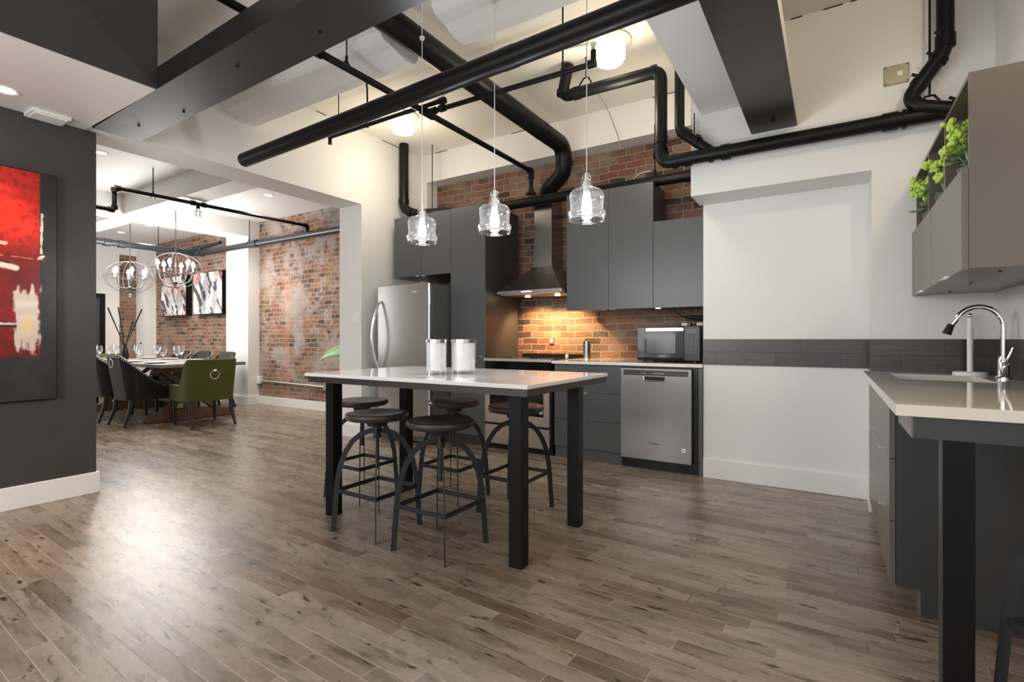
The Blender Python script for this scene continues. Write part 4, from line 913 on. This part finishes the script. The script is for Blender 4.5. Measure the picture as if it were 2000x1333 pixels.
def make_chair(label, m_out, m_side, kind):
    """faces +x locally; origin on the floor below the seat"""
    t = thing('dining_chair', label, 'chair', (0,0,0))
    W = .29 if kind == 'green' else .27
    # plan path from front-left around the back to front-right
    path = []
    xf, xb = .27, -.27
    for i in range(9): path.append((xf + (xb + .12 - xf)*i/8, W))
    for i in range(1, 6): a = i/6*pi/2; path.append((xb + .12 - .12*sin(a), W - .12*(1 - cos(a))))
    for i in range(9): path.append((xb, (W - .12) - (2*W - .24)*i/8))
    path += [(x, -y) for x, y in path[:14]][::-1]
    def top(x, y):
        s_ = (x - xb)/(xf - xb)
        if kind == 'green':
            return .53 + .33*(1 - sm(.10, .50, s_))
        return .505 + .395*(1 - min(1, s_/.95))**1.9
    rg = []; nail = []
    n = len(path)
    for i, (x, y) in enumerate(path):
        a = Vector(path[max(0, i-1)]); b = Vector(path[min(n-1, i+1)]); tg = (b - a).normalized(); nr = Vector((-tg.y, tg.x))
        if nr.dot(Vector((x - .05, y))) < 0: nr = -nr
        h = top(x, y); fl = .05*max(0, (h - .5))/.4      # flare outwards with height
        s_ = (x - xb)/(xf - xb); lean = -.07*max(0, h - .45)/.45*(1 - s_)
        ob, ib = (x, y), (x - nr.x*.055, y - nr.y*.055)
        ot = (x + nr.x*fl*.4 + lean, y + nr.y*fl*.4); it = (ot[0] - nr.x*.045, ot[1] - nr.y*.045)
        rg.append([(ob[0], ob[1], .33), (ot[0], ot[1], h - .012), (ot[0] - nr.x*.012, ot[1] - nr.y*.012, h), (it[0] + nr.x*.01, it[1] + nr.y*.01, h), (it[0], it[1], h - .012), (ib[0], ib[1], .33)])
        nail.append((ot[0] + nr.x*.002, ot[1] + nr.y*.002, h - .022))
    if kind == 'green':
        obj('backrest', MB().rings(rg), m_out, t, smooth=True, local=True)
    else:
        obj('backrest', MB().rings(rg[13:24]), m_out, t, smooth=True, local=True)
        obj('armrest', MB().rings(rg[:14]), m_side, t, smooth=True, local=True)
        obj('armrest', MB().rings(rg[23:]), m_side, t, smooth=True, local=True)
    obj('seat', MB().box(xb + .05, xf + .03, -W + .045, W - .045, .33, .475), m_side, t, bevel=.03, local=True, smooth=True)
    if kind != 'green':
        mb = MB()
        for i in range(n - 1):
            p, q = Vector(nail[i]), Vector(nail[i+1]); k_ = max(1, int((q - p).length/.022))
            for j in range(k_): mb.sphere(p.lerp(q, j/k_), .0065, 6)
        obj('nailhead_trim', mb, M['chrome'], t, smooth=True, local=True, kind='stuff')
    zr = .66 if kind == 'green' else .80
    bx = xb - .045 if kind == 'green' else xb - .085
    rg_ = obj('ring_pull', MB().tube([(bx - .012, .052*cos(a*pi/12), zr + .052*sin(a*pi/12)) for a in range(24)], .006, 8, close=True), M['chrome'], t, smooth=True, local=True)
    obj('ring_mount', MB().box(bx - .02, bx + .02, -.018, .018, zr + .045, zr + .068), M['chrome'], rg_, local=True)
    for sy in (-1, 1):
        y = sy*(W - .05)
        obj('leg', MB().tube([(xf - .04, y, .34), (xf - .035, y, .17), (xf - .03, y, 0)], [.026, .022, .016], 10), M['ebony'], t, smooth=True, local=True)
        obj('leg', MB().tube([(xb + .04, y, .34), (xb + .02, y, .2), (xb - .05, y + sy*.015, 0)], [.028, .024, .017], 10), M['ebony'], t, smooth=True, local=True)
    return t
ch = make_chair('', M['leatherb'], M['leather'], 'dark'); ch['group'] = 'charcoal leather chairs along the dining table'
near = [(-7.67, 'charcoal leather dining chair with ring, back to viewer at the near corner of the table'), (-8.44, 'charcoal leather dining chair half cut by the dark wall edge')]
for i, (x, lab) in enumerate(near):
    if i == 0: ch.location = (x, 3.06, 0); ch.rotation_euler = (0, 0, R(90)); ch['label'] = lab
    else: dup(ch, (x, 3.06, 0), R(90), lab)
for x, lab in [(-8.50, 'charcoal leather dining chair across the table, right one near the pillar'), (-9.24, 'charcoal leather dining chair across the table, middle one of three'), (-9.98, 'charcoal leather dining chair across the table, left one below the paintings')]:
    dup(ch, (x, 4.27, 0), R(-90), lab)
g1 = make_chair('olive green velvet dining chair with ring on its back, at the near table end', M['velvet'], M['velvet'], 'green')
g1['group'] = 'green velvet chairs at the table ends'
g1.location = (-6.91, 3.42, 0); g1.rotation_euler = (0, 0, R(176))
dup(g1, (-10.35, 3.6, 0), 0, 'olive green velvet dining chair at the far table end, only its top showing')

# place settings
def plate(x, y, lab):
    o = obj('plate', MB().lathe([(0, .783), (.08, .782), (.12, .796), (.135, .800), (.135, .797), (.12, .791), (.08, .7805), (0, .7805)], (0,0,0), 32), M['china'], smooth=True)
    o.location = (x, y, 0); return tag(o, lab, 'plate', 'white plates on the dining table')
ps = [(-7.75, 3.22, 'near side, at the corner chair'), (-8.44, 3.22, 'near side, second place'), (-9.2, 3.22, 'near side, third place'), (-8.3, 3.98, 'far side, rightmost place'), (-9.1, 3.98, 'far side, middle place'), (-9.85, 3.98, 'far side, left place'), (-7.40, 3.62, 'near end, before the green chair'), (-10.0, 3.5, 'far end, before the far green chair')]
p0 = None
for x, y, lab in ps:
    if p0 is None: p0 = plate(x, y, 'white plate on the dining table, ' + lab)
    else:
        c = p0.copy(); C.objects.link(c); c.location = (x, y, 0); c['label'] = 'white plate on the dining table, ' + lab
def make_glass():
    t = thing('wine_glass', '', 'wine glass', (0,0,0), group='wine glasses on the dining table')
    obj('bowl', MB().lathe([(.004, .085), (.020, .095), (.040, .125), (.046, .155), (.042, .20), (.038, .225), (.037, .225), (.041, .20), (.0445, .155), (.0385, .127), (.019, .098), (0, .092)], (0,0,0), 24), M['glass'], t, smooth=True, local=True)
    obj('stem', MB().lathe([(0, 0), (.036, 0), (.034, .003), (.006, .008), (.004, .02), (.004, .086)], (0,0,0), 20), M['glass'], t, smooth=True, local=True); return t
gl = make_glass()
gs = [(-8.05, 3.62, 'nearest, standing left of the green chair'), (-8.45, 3.98 - .12, 'before the far right place'), (-7.95, 3.40, 'near corner setting'), (-8.75, 3.42, 'second near setting'), (-9.25, 3.86, 'far middle setting'), (-9.55, 3.42, 'third near setting'), (-9.95, 3.85, 'far left setting'), (-9.82, 3.42, 'right in front of the black vase'), (-10.02, 3.36, 'left beside the black vase')]
for i, (x, y, lab) in enumerate(gs):
    lab = 'clear wine glass on the dining table, ' + lab
    if i == 0: gl.location = (x, y, .78); gl['label'] = lab
    else: dup(gl, (x, y, .78), 0, lab)
t = thing('bottle', 'small clear glass bottle on the dining table beside the wine glasses', 'bottle', (-9.2, 3.62, .78))
obj('glass_body', MB().lathe([(0, .781), (.032, .781), (.034, .90), (.028, .95), (.011, .98), (.011, 1.03)], (-9.2, 3.62, 0), 20), M['glass'], t, smooth=True)
obj('cap', MB().cyl((-9.2, 3.62, 1.03), (-9.2, 3.62, 1.05), .013), M['blackp'], t)
t = thing('vase', 'tall black vase holding dark sticks at the far end of the table', 'vase', (-9.78, 3.62, .78))
obj('vessel', MB().lathe([(0, .781), (.05, .781), (.058, .84), (.04, .93), (.024, .99), (.028, 1.02), (.02, 1.02), (.018, .98)], (-9.78, 3.62, 0), 24), M['blackp'], t, smooth=True)
for ex, ey, ez in [(-9.93, 3.44, 1.62), (-9.84, 3.55, 1.63), (-9.60, 3.79, 1.60), (-9.70, 3.70, 1.40)]:
    obj('stick', MB().tube([(-9.78, 3.62, .98), ((ex - 9.78)/2, (ey + 3.62)/2, (ez + .98)/2), (ex, ey, ez)], [.006, .009, .012], 8), M['blackp'], t, smooth=True)
nk = MB()
nk.rings([[(-7.55, 3.10, .68), (-7.50, 3.12, .70), (-7.46, 3.09, .69)], [(-7.58, 3.04, .62), (-7.49, 3.03, .63), (-7.42, 3.05, .62)], [(-7.55, 3.02, .60), (-7.52, 3.02, .58), (-7.50, 3.02, .60)]])
nk.xf(Matrix.Translation((-.02, -.03, .02)))
t = tag(obj('napkin', nk, M['napkin'], smooth=True), 'white napkin hanging over the near table edge by the corner chair', 'napkin')

# ------------------------------------------------------------------ chandeliers
def make_chandelier():
    t = thing('chandelier', '', 'chandelier', (0,0,0), group='orb chandeliers over the dining table')
    Rr = .335; hz = .25
    def ring(m_, axisrot):
        pts = [(Rr*cos(a*2*pi/48), 0, hz*sin(a*2*pi/48)) for a in range(48)]
        return MB().tube([tuple(axisrot @ Vector(p)) for p in pts], .0034, 6, close=True)
    for a in (0, 45, 90, 135): obj('orb_ring', ring(0, Matrix.Rotation(R(a + 12), 3, 'Z')), M['iron2'], t, smooth=True, local=True)
    obj('belt_ring', MB().tube([(Rr*cos(a*pi/24), Rr*sin(a*pi/24), 0) for a in range(48)], .0038, 6, close=True), M['iron2'], t, smooth=True, local=True)
    obj('stem', MB().cyl((0,0,-.17), (0,0,.25), .008).sphere((0,0,-.17), .028).cyl((0,0,-.25), (0,0,-.17), .006), M['iron2'], t, smooth=True, local=True)
    for i in range(6):
        a = i*pi/3 + .3; c, s_ = cos(a), sin(a)
        arm = obj('arm', MB().tube([(0, 0, -.17), (.10*c, .10*s_, -.19), (.19*c, .19*s_, -.14), (.215*c, .215*s_, -.02)], .006, 8, fillet=.05).lathe([(0, -.02), (.03, -.018), (.032, -.010), (0, -.008)], (.215*c, .215*s_, 0), 14), M['iron2'], t, smooth=True, local=True)
        obj('candle_sleeve', MB().cyl((.215*c, .215*s_, -.01), (.215*c, .215*s_, .06), .011), M['china'], arm, local=True)
        obj('bulb', MB().lathe([(.008, .06), (.022, .078), (.025, .098), (.014, .13), (0, .148)], (.215*c, .215*s_, 0), 12), M['cbulb'], arm, smooth=True, local=True)
    obj('crystal_drop', MB().sphere((0,0,-.285), .022, 8, (1,1,1.3)), M['glass'], t, smooth=True, local=True)
    mb = MB()
    for i in range(15):
        z = .26 + i*.030
        ax = Vector((1,0,0)) if i % 2 else Vector((0,1,0))
        mb.tube([tuple(Vector((0,0,z)) + ax*.009*cos(k_*pi/4) + Vector((0,0,1))*.020*sin(k_*pi/4)) for k_ in range(8)], .0028, 5, close=True)
    obj('chain', mb, M['iron2'], t, local=True)
    return t
M['iron2'] = mat('pewter_wire', (.07, .065, .06), .4, .6)
chd = make_chandelier(); chd.location = (-7.93, 3.55, 2.09); chd['label'] = 'wire orb chandelier nearer the viewer, right one, lit candle bulbs'
c2 = dup(chd, (-9.40, 3.55, 2.09), .5, 'wire orb chandelier farther away, left one, lit candle bulbs with crystal drop')
for tt, n_ in ((chd, 'right'), (c2, 'left')):
    x, y = tt.location.x, tt.location.y
    obj('chain_rod', MB().cyl((x, y, 2.78), (x, y, 3.12), .006, seg=8).cyl((x, y, 3.10), (x, y, 3.12), .05), M['iron2'], tt)
    light('chandelier_light', 'POINT', (x, y, 2.20), 80, (1, .97, .93), shadow_soft_size=.40)
